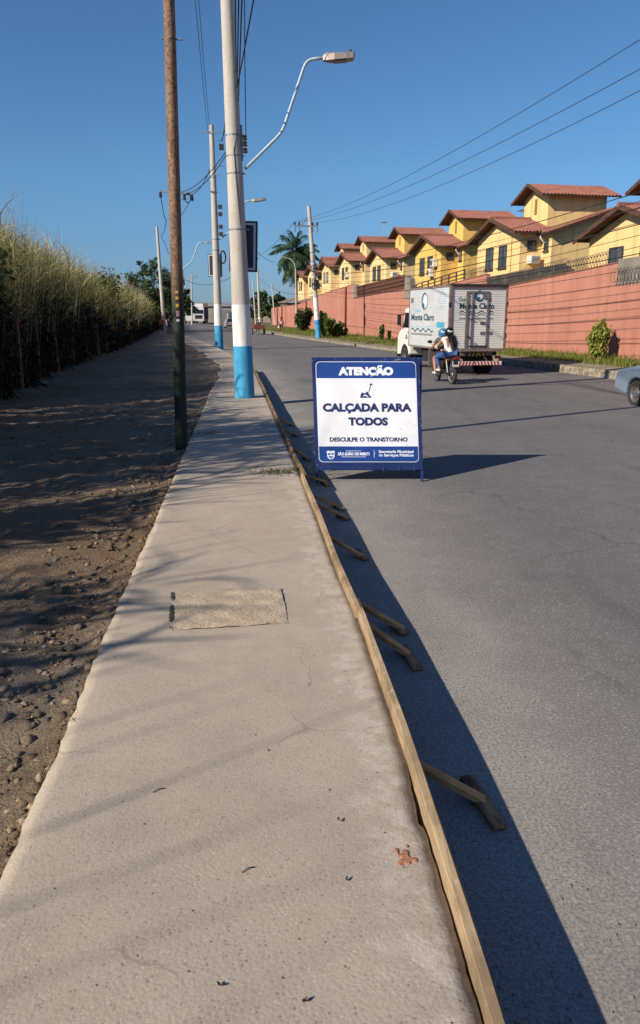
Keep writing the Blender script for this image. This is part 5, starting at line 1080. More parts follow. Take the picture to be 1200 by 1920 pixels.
# ---- pale blue hatchback cut by the right border
cr = empty('parked_hatchback', (8.32, 16.05, 0), R(12), 'pale blue grey car cut off by the right border of the street', 'car')
CPAINT = mat('pale_blue_paint', (122, 141, 162), (112, 131, 152), .8, .3, .25, coat=.5); HW = .79
def wa(yc, r_=.36): return [(yc + r_ * math.cos(a), max(.24, .29 + r_ * math.sin(a))) for a in np.linspace(R(-8), R(188), 11)]
low = [(2.62, .34), (2.66, .56), (2.56, .76), (2.4, .82), (1.72, .93), (-.2, .96), (-1.25, .98), (-1.42, .92), (-1.46, .5), (-1.4, .3)] + [(a, b_) for a, b_ in wa(-.72)[::-1]] + [(a, b_) for a, b_ in wa(1.8)[::-1]]
q = MB(); q.prism([(-HW, a, b_) for a, b_ in low], (2 * HW, 0, 0)); body = q.build('body', CPAINT, cr, bevel=.05)
cabn = [(1.72, .925), (.95, 1.38), (.6, 1.42), (-.85, 1.4), (-1.05, 1.34), (-1.36, .96)]; q = MB(); n_ = len(cabn)
def ins(z): return .04 + .2 * max(0, (z - .93)) / .5
q.add([Vector((-HW + ins(z), y, z)) for y, z in cabn] + [Vector((HW - ins(z), y, z)) for y, z in cabn], [tuple(range(n_)), tuple(range(n_, 2 * n_))[::-1]] + [(i, (i + 1) % n_, n_ + (i + 1) % n_, n_ + i) for i in range(n_)]); q.build('cabin', CPAINT, cr, bevel=.03)
for s_ in (-1, 1):
    for ys_ in ([(1.5, .97), (.95, 1.32), (.3, 1.36), (.3, .98)], [(.2, .98), (.2, 1.36), (-.75, 1.34), (-1.1, 1.0)]):
        q = MB(); q.prism([(s_ * (HW - ins(z) + .004), y, z) for y, z in ys_], (s_ * .004, 0, 0)); q.build('window', DGLASS, cr)
    q = MB(); q.bar((s_ * (HW + .003), .25, .36), (s_ * (HW + .003), .25, .95), .006, .008); q.bar((s_ * (HW + .003), 1.38, .4), (s_ * (HW + .003), 1.5, .93), .006, .008); q.box((s_ * (HW + .012), .38, .8), (.03, .15, .03)); q.build('door_handle', CHASS, cr)
    q = MB(); q.ball((s_ * (HW + .1), 1.28, 1.0), (.1, .07, .065), 10); q.build('mirror', CHASS, cr, sm=True)
    q = MB(); q.box((s_ * .58, 2.6, .68), (.3, .1, .14)); q.build('headlight', mat('lamp_clear', (207, 213, 216), (188, 195, 198), 9, .15), cr, bevel=.02)
    q = MB(); q.box((s_ * .64, -1.44, .8), (.2, .06, .2)); q.build('tail_light', REDL, cr, bevel=.02)
    for y in (-.72, 1.8): wheel(cr, (s_ * .7, y, .29), .29, .18, face=s_, rimr=.66)
q = MB(); q.add([Vector((-HW + .13, 1.66, .99)), Vector((HW - .13, 1.66, .99)), Vector((HW - .26, .98, 1.385)), Vector((-HW + .26, .98, 1.385))], [(0, 1, 2, 3)]); o = q.build('windscreen', DGLASS, cr); o.location = (0, .02, .012)
q = MB(); q.bar((-.5, 1.76, .95), (.1, 1.72, .99), .02, .02); q.bar((.0, 1.76, .95), (.5, 1.72, .99), .02, .02); q.box((0, 1.78, .93), (1.3, .12, .02)); q.build('wiper', CHASS, cr)
q = MB(); q.box((0, 2.64, .42), (1.5, .12, .2)); q.box((0, -1.46, .44), (1.5, .1, .22)); q.build('bumper', CPAINT, cr, bevel=.04)

# ---- far traffic
ty = 168.0; gy_ = zr(ty)
lx = at(372, 600, ty).x; lo = empty('lorry', (lx, ty, gy_), R(11), 'white oncoming articulated lorry with a long brown trailer at the end of the road', 'lorry')
q = MB(); q.prism([(-1.2, -1.1, .5), (-1.2, 1.1, .5), (-1.2, 1.1, 3.4), (-1.2, -.85, 3.3), (-1.2, -1.1, 2.2)], (2.4, 0, 0)); cab = q.build('cab', WPAINT, lo, bevel=.08)
q = MB(); q.prism([(-1.05, -1.12, 2.05), (-1.05, -.95, 2.8), (1.05, -.95, 2.8), (1.05, -1.12, 2.05)], (0, -.03, 0)); q.build('windscreen', DGLASS, cab)
q = MB(); q.box((0, -1.13, 1.35), (1.5, .06, .75)); q.build('grille', CHASS, cab); q = MB(); q.box((0, -1.14, .75), (2.4, .1, .4)); q.build('bumper', WPAINT, cab)
q = MB(); q.prism([(-1.1, -.5, 3.35), (-1.1, 1.1, 3.35), (-1.1, 1.1, 4.1)], (2.2, 0, 0)); q.build('roof_fairing', WPAINT, cab)
for s_ in (-1, 1): q = MB(); q.box((s_ * 1.42, -.9, 2.2), (.2, .12, .8)); q.bar((s_ * 1.2, -.9, 2.5), (s_ * 1.42, -.9, 2.5), .05, .05); q.build('mirror', CHASS, cab); q = MB(); q.box((s_ * .95, -1.2, .85), (.35, .06, .22)); q.build('headlight', mat('far_lens', (216, 220, 220), (200, 204, 204), 9, .2), cab)
q = MB(); q.box((.9, 8.0, 2.55), (2.6, 12.8, 3.2)); q.build('trailer', mat('brown_tarp', (117, 99, 92), (102, 86, 80), 1, .8), lo); q = MB(); q.box((.9, 1.65, 2.6), (2.5, .08, 3.0)); q.build('trailer_front', WPAINT, lo)
for y in (-.2, 2.6, 10.5, 11.8, 13.1):
    for s_ in (-1, 1): wheel(lo, (s_ * 1.05 + (.9 if y > 2 else 0), y, .5), .5, .3, face=s_, n=14)
lx = at(357, 600, ty + 14).x; t = empty('box_lorry', (lx, ty + 14, gy_), R(11), 'cream box lorry left of the oncoming white lorry', 'lorry')
q = MB(); q.box((0, 2.6, 2.4), (2.4, 5.4, 3.3)); q.build('cargo_box', mat('cream_panel', (207, 200, 180), (189, 182, 162), 1, .6), t); q = MB(); q.prism([(-1.1, -2.0, .5), (-1.1, -.2, .5), (-1.1, -.2, 2.7), (-1.1, -1.4, 2.6), (-1.1, -2, 1.6)], (2.2, 0, 0)); c_ = q.build('cab', WPAINT, t); q = MB(); q.prism([(-.95, -2.02, 1.65), (-.95, -1.5, 2.45), (.95, -1.5, 2.45), (.95, -2.02, 1.65)], (0, -.03, 0)); q.build('windscreen', DGLASS, c_)
for y in (-1.2, 3.4):
    for s_ in (-1, 1): wheel(t, (s_ * 1.0, y, .48), .48, .28, face=s_, n=14)
sy = 118.0; sc_ = empty('silver_car', (at(432, 610, sy).x, sy, zr(sy)), R(12), 'silver car driving away beyond the second white pole', 'car'); SILV = mat('silver_paint', (178, 181, 184), (160, 163, 166), 1, .35, .5)
q = MB(); q.prism([(-.85, -2.0, .3), (-.85, -2.05, .9), (-.85, 1.2, .95), (-.85, 2.0, .75), (-.85, 2.05, .3)], (1.7, 0, 0)); q.build('body', SILV, sc_, bevel=.08); q = MB(); n_ = 4
cb = [(-1.85, .9), (-1.3, 1.45), (.2, 1.45), (1.0, .93)]; q.add([Vector((-.8 + .2 * (z > 1), y, z)) for y, z in cb] + [Vector((.8 - .2 * (z > 1), y, z)) for y, z in cb], [(0, 1, 2, 3), (7, 6, 5, 4)] + [(i, (i + 1) % 4, 4 + (i + 1) % 4, 4 + i) for i in range(4)]); cbn = q.build('cabin', SILV, sc_, bevel=.05)
q = MB(); q.add([Vector((-.7, -1.82, .97)), Vector((.7, -1.82, .97)), Vector((.55, -1.38, 1.4)), Vector((-.55, -1.38, 1.4))], [(0, 1, 2, 3)]); o = q.build('rear_window', DGLASS, sc_); o.location = (0, -.02, .01)
for s_ in (-1, 1):
    q = MB(); q.box((s_ * .68, -2.04, .78), (.25, .06, .2)); q.build('tail_light', REDL, sc_)
    for y in (-1.25, 1.3): wheel(sc_, (s_ * .74, y, .3), .3, .2, face=s_, n=14)
q = MB(); q.box((0, -2.05, .42), (1.6, .1, .2)); q.build('bumper', CHASS, sc_)
for px, Y_, lb, cc, hh in ((441, 128, 'small dark truck ahead of the silver car, behind the nearest lamp pole', (74, 90, 102), 2.4),):
    t = empty('small_truck', (at(px, 600, Y_).x, Y_, zr(Y_)), R(12), lb, 'truck'); q = MB(); q.box((0, 1.2, 1.6), (1.9, 3.0, 1.7)); q.build('cargo_box', mat('grey_green_panel', cc, None, 1, .7), t); q = MB(); q.box((0, 3.5, 1.3), (1.8, 1.5, 1.7)); q.build('cab', WPAINT, t, bevel=.05); q = MB(); q.box((0, 1.6, .65), (1.5, 4.5, .25)); q.build('chassis', CHASS, t)
    for y in (.4, 3.6):
        for s_ in (-1, 1): wheel(t, (s_ * .8, y, .38), .38, .24, face=s_, n=14)
# red cart at the kerb
ct = empty('hand_cart', (at(484, 620, 86).x, 86, zr(86)), R(14), 'low red cart on two wheels with a seated person at the far right kerb', 'cart'); RC = mat('cart_red', (125, 63, 56), (94, 50, 45), 5, .8)
q = MB(); q.box((0, .3, .68), (1.15, 1.9, .12)); q.box((0, -.64, .86), (1.15, .05, .3)); q.box((-.57, .3, .86), (.05, 1.9, .26)); q.box((.57, .3, .86), (.05, 1.9, .26)); q.build('body', RC, ct)
for s_ in (-1, 1): wheel(ct, (s_ * .66, .0, .36), .36, .12, face=s_, rimr=.75, n=16)
q = MB(); q.cyl((-.66, 0, .36), (.66, 0, .36), .03, n=6); q.bar((-.4, 1.2, .65), (-.35, 2.4, .8), .05, .05); q.bar((.4, 1.2, .65), (.35, 2.4, .8), .05, .05); q.bar((-.5, -.5, 1.0), (-.5, -.5, 1.5), .04, .04); q.bar((.5, -.5, 1.0), (.5, -.5, 1.45), .04, .04); q.build('shaft_pole', OLDW, ct)
# ================================================================ PEOPLE
def hand(J, Bn, wn, w0, d, side, curl=.3, k=1.0):
    """palm, four unequal bent fingers and a thumb, grown from wrist joint wn; d points along the hand, side across the palm"""
    w0, d, side = Vector(w0), Vector(d).normalized(), Vector(side).normalized(); nrm = d.cross(side).normalized()
    J[wn + '_palm'] = (*(w0 + d * .05 * k), (.026 * k, .018 * k)); J[wn + '_kn'] = (*(w0 + d * .085 * k), (.034 * k, .015 * k)); Bn += [(wn, wn + '_palm'), (wn + '_palm', wn + '_kn')]
    for i, L in enumerate((.068, .078, .072, .055)):
        o = side * (.027 - .018 * i) * k; a = w0 + d * .1 * k + o; b_ = a + (d * (1 - curl) - nrm * curl).normalized() * L * .55 * k; c_ = b_ + (d * (1 - 2 * curl) - nrm * 2 * curl).normalized() * L * .5 * k
        for nm, p, r_ in (('a', a, .0095), ('b', b_, .009), ('c', c_, .007)): J['%s_f%d%s' % (wn, i, nm)] = (*p, r_ * k)
        Bn += [(wn + '_kn', '%s_f%da' % (wn, i)), ('%s_f%da' % (wn, i), '%s_f%db' % (wn, i)), ('%s_f%db' % (wn, i), '%s_f%dc' % (wn, i))]
    a = w0 + d * .045 * k + side * .034 * k; b_ = a + (d * .7 + side * .6).normalized() * .04 * k; J[wn + '_t1'] = (*a, .012 * k); J[wn + '_t2'] = (*b_, .009 * k); Bn += [(wn + '_palm', wn + '_t1'), (wn + '_t1', wn + '_t2')]
BONES = [('pelvis', 'spine'), ('spine', 'chest'), ('chest', 'neck'), ('neck', 'head'), ('head', 'crown'), ('head', 'nose')] + [x for s in 'LR' for x in (('chest', 'sh' + s), ('sh' + s, 'el' + s), ('el' + s, 'wr' + s), ('pelvis', 'hip' + s), ('hip' + s, 'kn' + s), ('kn' + s, 'an' + s), ('an' + s, 'toe' + s))]
def standing(step=0.0, arm=0.0):
    J = dict(pelvis=(0, 0, .95, (.14, .1)), spine=(0, .0, 1.12, (.13, .095)), chest=(0, 0, 1.33, (.16, .105)), neck=(0, .0, 1.47, .052), head=(0, .02, 1.57, (.078, .092)), crown=(0, .0, 1.66, .07), nose=(0, .115, 1.56, .012))
    for s_, n_, k in ((-1, 'L', step), (1, 'R', -step)):
        J['sh' + n_] = (s_ * .19, 0, 1.4, .058); J['el' + n_] = (s_ * .25, -k * .12, 1.13, .043); J['wr' + n_] = (s_ * .26, -k * .25 + .06 + arm, .9, .03)
        J['hip' + n_] = (s_ * .09, 0, .9, .09); J['kn' + n_] = (s_ * .1, k * .2 + .03, .5, .06); J['an' + n_] = (s_ * .1, k * .32 - .03, .09, .042); J['toe' + n_] = (s_ * .11, k * .32 + .13, .045, .036)
    return J
def sub(J, names, grow, tweak=None):
    o = {}
    for k in names:
        x, y, z, r_ = J[k]; r_ = tuple(v + grow for v in r_) if isinstance(r_, tuple) else r_ + grow; o[k] = (x, y, z, r_)
    o.update(tweak or {}); return o
def along(J, a, b_, t, r_): p = Vector(J[a][:3]).lerp(Vector(J[b_][:3]), t); return (*p, r_)
SKM = {k: mat('skin_' + k, c1, c2, 8, .6) for k, c1, c2 in (('tan', (169, 118, 90), (154, 106, 80)), ('brown', (122, 81, 64), (107, 70, 54)))}
def cloth(name, c1, c2): return mat(name, c1, c2, 14, .9, bmp=.3, bs=25)
SHOEW = mat('shoe_white', (214, 210, 205), (194, 190, 185), 20, .6); HAIR = mat('hair_black', (30, 24, 23), (20, 16, 16), 40, .5)
def person(loc, rz, label, J, skinm, shirt=None, pants=None, shoes=None, sleeve=.6, leg=1.0, hair='short', hands=True, face=True, extra_bones=()):
    P = empty('person', loc, rz, label, 'person'); Jb = dict(J); Bn = list(BONES)
    if hands:
        for n_, s_ in (('L', -1), ('R', 1)):
            w0 = Vector(J['wr' + n_][:3]); d_ = w0 - Vector(J['el' + n_][:3]); hand(Jb, Bn, 'wr' + n_, w0, J.get('hd' + n_, d_), (0, 1, .2) if 'hs' + n_ not in J else J['hs' + n_], .35)
    for k in list(Jb):
        if k[:2] in ('hd', 'hs') and k[2:] in 'LR' and len(k) == 3: del Jb[k]
    skin('body', Jb, Bn, skinm, P, 'pelvis', 2 if hands else 1)
    if shirt:
        S = sub(J, ['pelvis', 'spine', 'chest', 'shL', 'shR'], .016); B_ = [('pelvis', 'spine'), ('spine', 'chest'), ('chest', 'shL'), ('chest', 'shR'), ('chest', 'nk'), ('shL', 'slL'), ('shR', 'slR')]
        S['nk'] = along(J, 'chest', 'neck', .62, .07)
        for n_ in 'LR': S['sl' + n_] = along(J, 'sh' + n_, 'el' + n_, sleeve, .058) if sleeve <= 1 else along(J, 'el' + n_, 'wr' + n_, sleeve - 1, .044)
        if sleeve > 1:
            for n_ in 'LR': S['em' + n_] = (*J['el' + n_][:3], .055)
            B_ = [b_ for b_ in B_ if b_[1][:2] != 'sl'] + [x for n_ in 'LR' for x in (('sh' + n_, 'em' + n_), ('em' + n_, 'sl' + n_))]
        skin('shirt', S, B_, shirt, P, 'spine', 1)
    if pants:
        S = sub(J, ['pelvis', 'hipL', 'hipR'], .02); B_ = []
        for n_ in 'LR':
            B_.append(('pelvis', 'hip' + n_))
            if leg < .99: S['pk' + n_] = along(J, 'hip' + n_, 'kn' + n_, leg * 1.6 if leg < .6 else 1.0, .085); B_.append(('hip' + n_, 'pk' + n_))
            else: S['kn' + n_] = (*J['kn' + n_][:3], .078); S['pa' + n_] = along(J, 'kn' + n_, 'an' + n_, .93, .06); B_ += [('hip' + n_, 'kn' + n_), ('kn' + n_, 'pa' + n_)]
        skin('trousers' if leg > .9 else 'shorts', S, B_, pants, P, 'pelvis', 1)
    if shoes:
        for n_ in 'LR':
            a, b_ = Vector(J['an' + n_][:3]), Vector(J['toe' + n_][:3]); d_ = (b_ - a); f = Vector((d_.x, d_.y, 0)).normalized()
            h_ = a - f * .05; skin('shoe', dict(h=(h_.x, h_.y, b_.z + .01, .046), m=(*(a.lerp(b_, .5) + Vector((0, 0, -.005))), .05), t=(*(b_ + f * .04), .04)), [('h', 'm'), ('m', 't')], shoes, P, 'h', 1)
    hd = Vector(J['head'][:3]); cr_ = Vector(J['crown'][:3])
    if hair:
        q_ = MB(); q_.ball(hd.lerp(cr_, .55) + Vector((0, -.022, .008)), (.09, .1, .098), 14); q_.build('hair', HAIR, P, sm=True)
    if face:
        for s_ in (-1, 1): q_ = MB(); q_.ball(hd + Vector((s_ * .03, .084, .018)), (.012, .008, .007), 8); q_.build('eye', mat('eye', (42, 36, 34), None, 9, .3), P, sm=True)
        q_ = MB(); q_.ball(hd + Vector((0, .082, -.045)), (.022, .008, .006), 8); q_.build('mouth', mat('lip', (122, 74, 64), None, 9, .5), P, sm=True)
        for s_ in (-1, 1): q_ = MB(); q_.ball(hd + Vector((s_ * .082, -.005, .0)), (.01, .02, .03), 8); q_.build('ear', skinm, P, sm=True)
    return P
# the two riders share the motorcycle's frame of reference
BL = Vector((3.83, 23.95, 0)); BR_ = R(11.6)
J = dict(pelvis=(0, .0, .9, (.15, .11)), spine=(0, .05, 1.06, (.13, .1)), chest=(0, .13, 1.25, (.165, .11)), neck=(-.01, .18, 1.38, .055), head=(-.02, .21, 1.48, (.08, .09)), crown=(-.02, .2, 1.57, .07), nose=(-.02, .31, 1.47, .012))
for s_, n_ in ((-1, 'L'), (1, 'R')):
    J['sh' + n_] = (s_ * .2, .14, 1.32, .06); J['el' + n_] = (s_ * .36, .16, 1.1, .045); J['wr' + n_] = (s_ * .32, .24, 1.03, .032); J['hip' + n_] = (s_ * .1, .02, .87, .09); J['kn' + n_] = (s_ * .21, .40, .76, .065); J['an' + n_] = (s_ * .24, .16, .36, .045); J['toe' + n_] = (s_ * .25, .32, .29, .038); J['hd' + n_] = (0, .9, -.1); J['hs' + n_] = (-s_, 0, 0)
drv = person(BL, BR_, 'motorcycle driver in olive grey shirt, denim shorts and blue helmet', J, SKM['tan'], cloth('olive_shirt', (85, 85, 76), (71, 71, 63)), cloth('denim', (47, 77, 114), (40, 66, 106)), SHOEW, .75, .5, None, face=False)
HELB = mat('helmet_blue', (63, 127, 160), (47, 106, 140), 4, .25, coat=.5); HELK = mat('helmet_black', (23, 23, 26), (16, 16, 18), 4, .25, coat=.5)
def helmet(P, c, m, m2):
    c = Vector(c); q_ = MB(); q_.lathe([(0, .15), (.06, .143), (.105, .11), (.132, .05), (.137, -.02), (.128, -.09), (.112, -.125), (.095, -.125), (.09, -.1)], c, (0, 0, 1), 20); h = q_.build('helmet', m, P, sm=True)
    q_ = MB(); vs = [c + Vector((.141 * math.sin(a), .141 * math.cos(a), z)) for z in (-.06, .06) for a in np.linspace(-1.1, 1.1, 9)]; q_.add(vs, [(i, i + 1, 10 + i, 9 + i) for i in range(8)]); q_.build('visor', DGLASS, h, fix=False)
    q_ = MB(); vs = [c + Vector((r_ * math.sin(a), r_ * math.cos(a), z)) for z, r_ in ((.01, .1395), (.055, .1365)) for a in np.linspace(math.pi - .75, math.pi + .6, 9)]; q_.add(vs, [(i, i + 1, 10 + i, 9 + i) for i in range(8)]); q_.build('helmet_sticker', m2, h, fix=False)
helmet(drv, (-.02, .21, 1.5), HELB, mat('sticker_pale', (169, 198, 214), None, 9, .4))
J = dict(pelvis=(0, -.34, .93, (.155, .12)), spine=(0, -.31, 1.08, (.125, .1)), chest=(.01, -.25, 1.27, (.15, .105)), neck=(.02, -.21, 1.41, .05), head=(.04, -.18, 1.51, (.08, .09)), crown=(.04, -.19, 1.6, .07), nose=(.04, -.08, 1.5, .012))
for s_, n_ in ((-1, 'L'), (1, 'R')):
    J['sh' + n_] = (s_ * .17, -.24, 1.34, .052); J['el' + n_] = (s_ * .27, -.06, 1.14, .04); J['wr' + n_] = (s_ * .17, .12, 1.03, .028); J['hip' + n_] = (s_ * .11, -.3, .89, .105); J['kn' + n_] = (s_ * .25, .1, .8, .07); J['an' + n_] = (s_ * .23, -.16, .45, .042); J['toe' + n_] = (s_ * .25, .0, .4, .036); J['hd' + n_] = (-s_ * .5, .8, 0); J['hs' + n_] = (0, 0, 1)
pas = person(BL, BR_, 'motorcycle passenger in white top and blue jeans with long dark hair and black helmet', J, SKM['tan'], cloth('white_top', (224, 223, 223), (207, 206, 207)), cloth('blue_jeans', (48, 86, 140), (40, 73, 124)), SHOEW, .35, 1.0, None, face=False)
helmet(pas, (.04, -.19, 1.53), HELK, mat('sticker_grey', (191, 193, 196), None, 9, .4))
V, Fq = [], []
nh = 260; bx = rng.normal(0, .05, nh); base = np.stack([.06 + bx, -.31 + rng.normal(0, .015, nh), 1.43 + rng.uniform(-.03, .03, nh)], 1); dr = np.stack([.10 + bx * 1.2, -.28 + rng.normal(0, .06, nh), -np.ones(nh)], 1); dr /= np.linalg.norm(dr, axis=1, keepdims=True)
V, Fq = ribbons(base, dr, rng.uniform(.3, .5, nh), rng.uniform(.012, .03, nh), np.stack([rng.normal(.08, .06, nh), rng.normal(.08, .05, nh), np.zeros(nh)], 1)); np_mesh('hair', V, Fq, HAIR, parent=pas)
# pedestrians
y = 87.0; person((at(303, 600, y).x, y, zdirt(at(303, 600, y).x, y)), R(20), 'person in a red shirt walking on the shaded dirt beside the bare leaning pole', standing(.5), SKM['brown'], cloth('red_shirt', (176, 58, 52), (156, 48, 43)), cloth('dark_trousers', (42, 44, 51), (34, 36, 42)), SHOEW, .6)
y = 89.0; person((at(317, 600, y).x, y, zdirt(at(317, 600, y).x, y)), R(-15), 'person in dark clothes next to the red shirted person, almost hidden by the brown post', standing(-.4), SKM['brown'], cloth('black_shirt', (37, 38, 43), (28, 29, 34)), cloth('grey_trousers', (58, 60, 66), (48, 50, 56)), SHOEW, .7)
y = 85.2; px_ = at(527, 600, y).x; J = standing(.5); wk = person((px_, y, zverge(px_, y)), R(185), 'person in a pale top walking along the red wall carrying a white bag', J, SKM['brown'], cloth('pink_top', (216, 185, 176), (201, 167, 158)), cloth('brown_shorts', (90, 64, 56), (76, 54, 47)), SHOEW, .4, .5)
q = MB(); q.ball((0, 0, -.17), (.1, .07, .15), 12); q.tube([(-.05, 0, -.05), (-.02, 0, .02), (.02, 0, .02), (.05, 0, -.05)], .008, 5); b_ = q.build('shopping_bag', mat('bag_white', (216, 214, 210), (200, 198, 194), 9, .6), sm=True); m3 = Euler((0, 0, R(185))).to_matrix(); b_.location = Vector((px_, y, zverge(px_, y))) + m3 @ Vector((.26, .02, .8)); tag(b_, 'white carrier bag hanging from the hand of the person by the red wall', 'bag')
J = standing(); 
for n_, s_ in (('L', -1), ('R', 1)): J['kn' + n_] = (s_ * .13, .42, .92, .06); J['an' + n_] = (s_ * .13, .5, .5, .042); J['toe' + n_] = (s_ * .13, .64, .45, .036); J['wr' + n_] = (s_ * .2, .35, 1.02, .03)
person(Vector(ct.location) + Vector((0, .3, -.1)), R(14), 'person in dark shirt seated on the red cart', J, SKM['brown'], cloth('slate_shirt', (61, 69, 82), (51, 58, 70)), cloth('dark_jeans', (42, 49, 64), (35, 41, 54)), SHOEW, .6)
# ================================================================ VEGETATION
GREENS = [(108, 118, 68), (126, 135, 80), (147, 144, 92), (94, 106, 56), (160, 154, 106)]; STRAW = [(185, 171, 128), (166, 150, 112), (198, 186, 148), (141, 128, 88)]
def hedge_h(y):
    if y < -3.2: return 0.0
    if y < -1.2: return 2.6 * smooth(-3.2, -2.6, y) * smooth(-1.2, -1.6, y) * .0
    if y < 1.1: return 4.45
    if y < 1.6: return 4.45 - 2.6 * smooth(1.1, 1.6, y)
    if y < 2.6: return 1.8
    if y < 3.0: return 1.8 + 2.0 * smooth(2.6, 3.0, y)
    if y < 4.4: return 4.3
    if y < 9.0: return 4.3 + 1.7 * smooth(4.4, 4.9, y) * smooth(9.2, 8.4, y)
    if y < 18: return 4.2
    return 4.4 - .35 * smooth(28, 42, y) - .4 * smooth(60, 110, y) + .25 * math.sin(y * .9) + .15 * math.sin(y * 2.3)
def hedge_chunk(y0, y1, n, wd, L, seg, stalkfrac=.14, depth=3.2):
    u = rng.uniform(0, 1, n); y = y0 + (y1 - y0) * u
    x = np.array([xH(v) for v in y]); h = np.array([hedge_h(v) for v in y]); dz = np.array([zr(v) for v in y])
    dp = depth * rng.uniform(0, 1, n) ** 1.5; h = h * (1 - .12 * np.exp(-dp * 2.5)) * rng.uniform(.88, 1.05, n); cl = np.array([hn(a_, b_, 1.6, 3) for a_, b_ in zip(x - dp, y)]); h = h + (.38 * cl if y0 > 10 else .65 * np.array([hn(a_, b_, 2.6, 8) for a_, b_ in zip(x - dp, y)]))
    keep = h > .4
    if y0 < 0:                                           # thin lanes along the light, so that flecks of sun reach the dirt
        q_ = (y + .71 * dp) / 1.45; f_ = np.floor(q_); lane = np.abs(q_ - f_ - .5 - .22 * np.sin(f_ * 7.3)); keep &= ~((lane < .15 + .09 * np.sin(f_ * 5.1)) & (rng.uniform(0, 1, n) < .95))
    y, x, h, dz, dp = y[keep], x[keep], h[keep], dz[keep], dp[keep]; n = len(y)
    stalk = rng.uniform(0, 1, n) < stalkfrac
    zb = np.where(stalk, 0, rng.uniform(0, 1, n) ** .8 * h * .92); base = np.stack([x - dp + .25 * np.sin(y * 1.9), y, dz + .15 + zb], 1)
    a = rng.uniform(0, 2 * np.pi, n); out = np.stack([np.cos(a) + .35, np.sin(a), np.zeros(n)], 1); sp = rng.uniform(.15, .8, n)
    up = np.stack([np.zeros(n), np.zeros(n), np.ones(n)], 1); d = np.where(stalk[:, None], up + out * .07, up * .9 + out * sp[:, None]); d /= np.linalg.norm(d, axis=1, keepdims=True)
    ln = np.where(stalk, h * rng.uniform(.85, 1.12, n), L * rng.uniform(.5, 1.2, n)); bend = out * np.where(stalk, .05, .35)[:, None] - up * np.where(stalk, .02, rng.uniform(.15, .75, n))[:, None]
    room = np.maximum(.15, (h * 1.1 - zb)); ln = np.where(stalk, ln, np.minimum(ln, room * 1.2))
    V, Fq = ribbons(base, d, ln, np.where(stalk, wd * .6, wd) * rng.uniform(.6, 1.3, n), bend, seg)
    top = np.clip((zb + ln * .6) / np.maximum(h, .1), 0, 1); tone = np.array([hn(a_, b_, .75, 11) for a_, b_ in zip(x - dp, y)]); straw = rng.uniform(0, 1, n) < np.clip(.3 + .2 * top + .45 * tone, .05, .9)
    c = np.where(straw[:, None], pick(n, STRAW), pick(n, GREENS)) * (1.28 + .3 * tone)[:, None]; shade_dark = (rng.uniform(0, 1, n) < 1.35 * (1 - top) - .1); c = np.where(shade_dark[:, None], pick(n, [(60, 51, 38), (47, 40, 30), (71, 60, 45), (43, 42, 27)]), c)  # low blades turned dull brown, darkened to paint in the bank's own shade
    return V, Fq, np.repeat(c, (seg + 1) * 2, 0)
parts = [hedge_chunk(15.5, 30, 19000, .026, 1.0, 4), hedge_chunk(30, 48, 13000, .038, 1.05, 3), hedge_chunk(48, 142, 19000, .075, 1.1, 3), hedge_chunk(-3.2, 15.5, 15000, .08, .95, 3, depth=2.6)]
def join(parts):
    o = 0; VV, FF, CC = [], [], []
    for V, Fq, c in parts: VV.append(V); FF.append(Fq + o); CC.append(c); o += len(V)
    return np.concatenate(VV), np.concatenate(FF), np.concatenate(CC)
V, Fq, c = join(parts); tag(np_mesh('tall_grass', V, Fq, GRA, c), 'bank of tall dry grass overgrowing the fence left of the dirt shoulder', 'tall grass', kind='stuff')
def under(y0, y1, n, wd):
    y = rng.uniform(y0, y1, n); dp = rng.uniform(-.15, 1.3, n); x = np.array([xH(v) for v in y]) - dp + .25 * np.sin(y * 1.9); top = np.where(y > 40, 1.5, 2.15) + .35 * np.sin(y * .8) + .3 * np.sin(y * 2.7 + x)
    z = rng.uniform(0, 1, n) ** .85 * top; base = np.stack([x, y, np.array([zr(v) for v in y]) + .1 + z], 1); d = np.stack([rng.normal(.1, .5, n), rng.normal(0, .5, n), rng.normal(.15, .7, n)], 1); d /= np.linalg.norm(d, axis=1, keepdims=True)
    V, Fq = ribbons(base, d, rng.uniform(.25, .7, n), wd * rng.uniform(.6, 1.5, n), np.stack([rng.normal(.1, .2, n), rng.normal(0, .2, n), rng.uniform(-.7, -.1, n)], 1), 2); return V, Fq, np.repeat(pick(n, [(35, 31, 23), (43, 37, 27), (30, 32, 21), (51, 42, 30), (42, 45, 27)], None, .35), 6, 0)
V, Fq, c = join([under(15.5, 36, 15000, .07), under(36, 80, 14000, .11), under(80, 142, 6000, .2)]); tag(np_mesh('shade_dark_undergrowth', V, Fq, foliage_mat('undergrowth', .05, .9), c), 'undergrowth coloured near black for the shade in the lower half of the tall grass bank', 'undergrowth', kind='stuff')  # near-black blades: the shade low in the bank is put into their colour
# broad leaved weeds and vines mixed into the bank
VP, VC = [], []
for k in range(26):
    y = 16.5 + 40 * rng.uniform() ** 1.4; zc = rng.uniform(1.4, 3.9); r_ = rng.uniform(.35, .8); m_ = int(260 * r_ / .5); cx_ = xH(y) - rng.uniform(-.1, .7)
    VP.append(np.array([cx_, y, zr(y) + zc]) + rng.normal(0, 1, (m_, 3)) * np.array([.35, .55, .45]) * r_); VC.append(pick(m_, [(84, 104, 52), (102, 118, 60), (66, 86, 42), (120, 116, 66)], None, .3))
V, Fq = quads(np.concatenate(VP), .1, 1.5, (.2, 0, .3)); tag(np_mesh('climbing_weeds', V, Fq, FOL, np.repeat(np.concatenate(VC), 4, 0)), 'patches of broad leaved weeds mixed into the tall grass bank', 'weeds', kind='stuff')
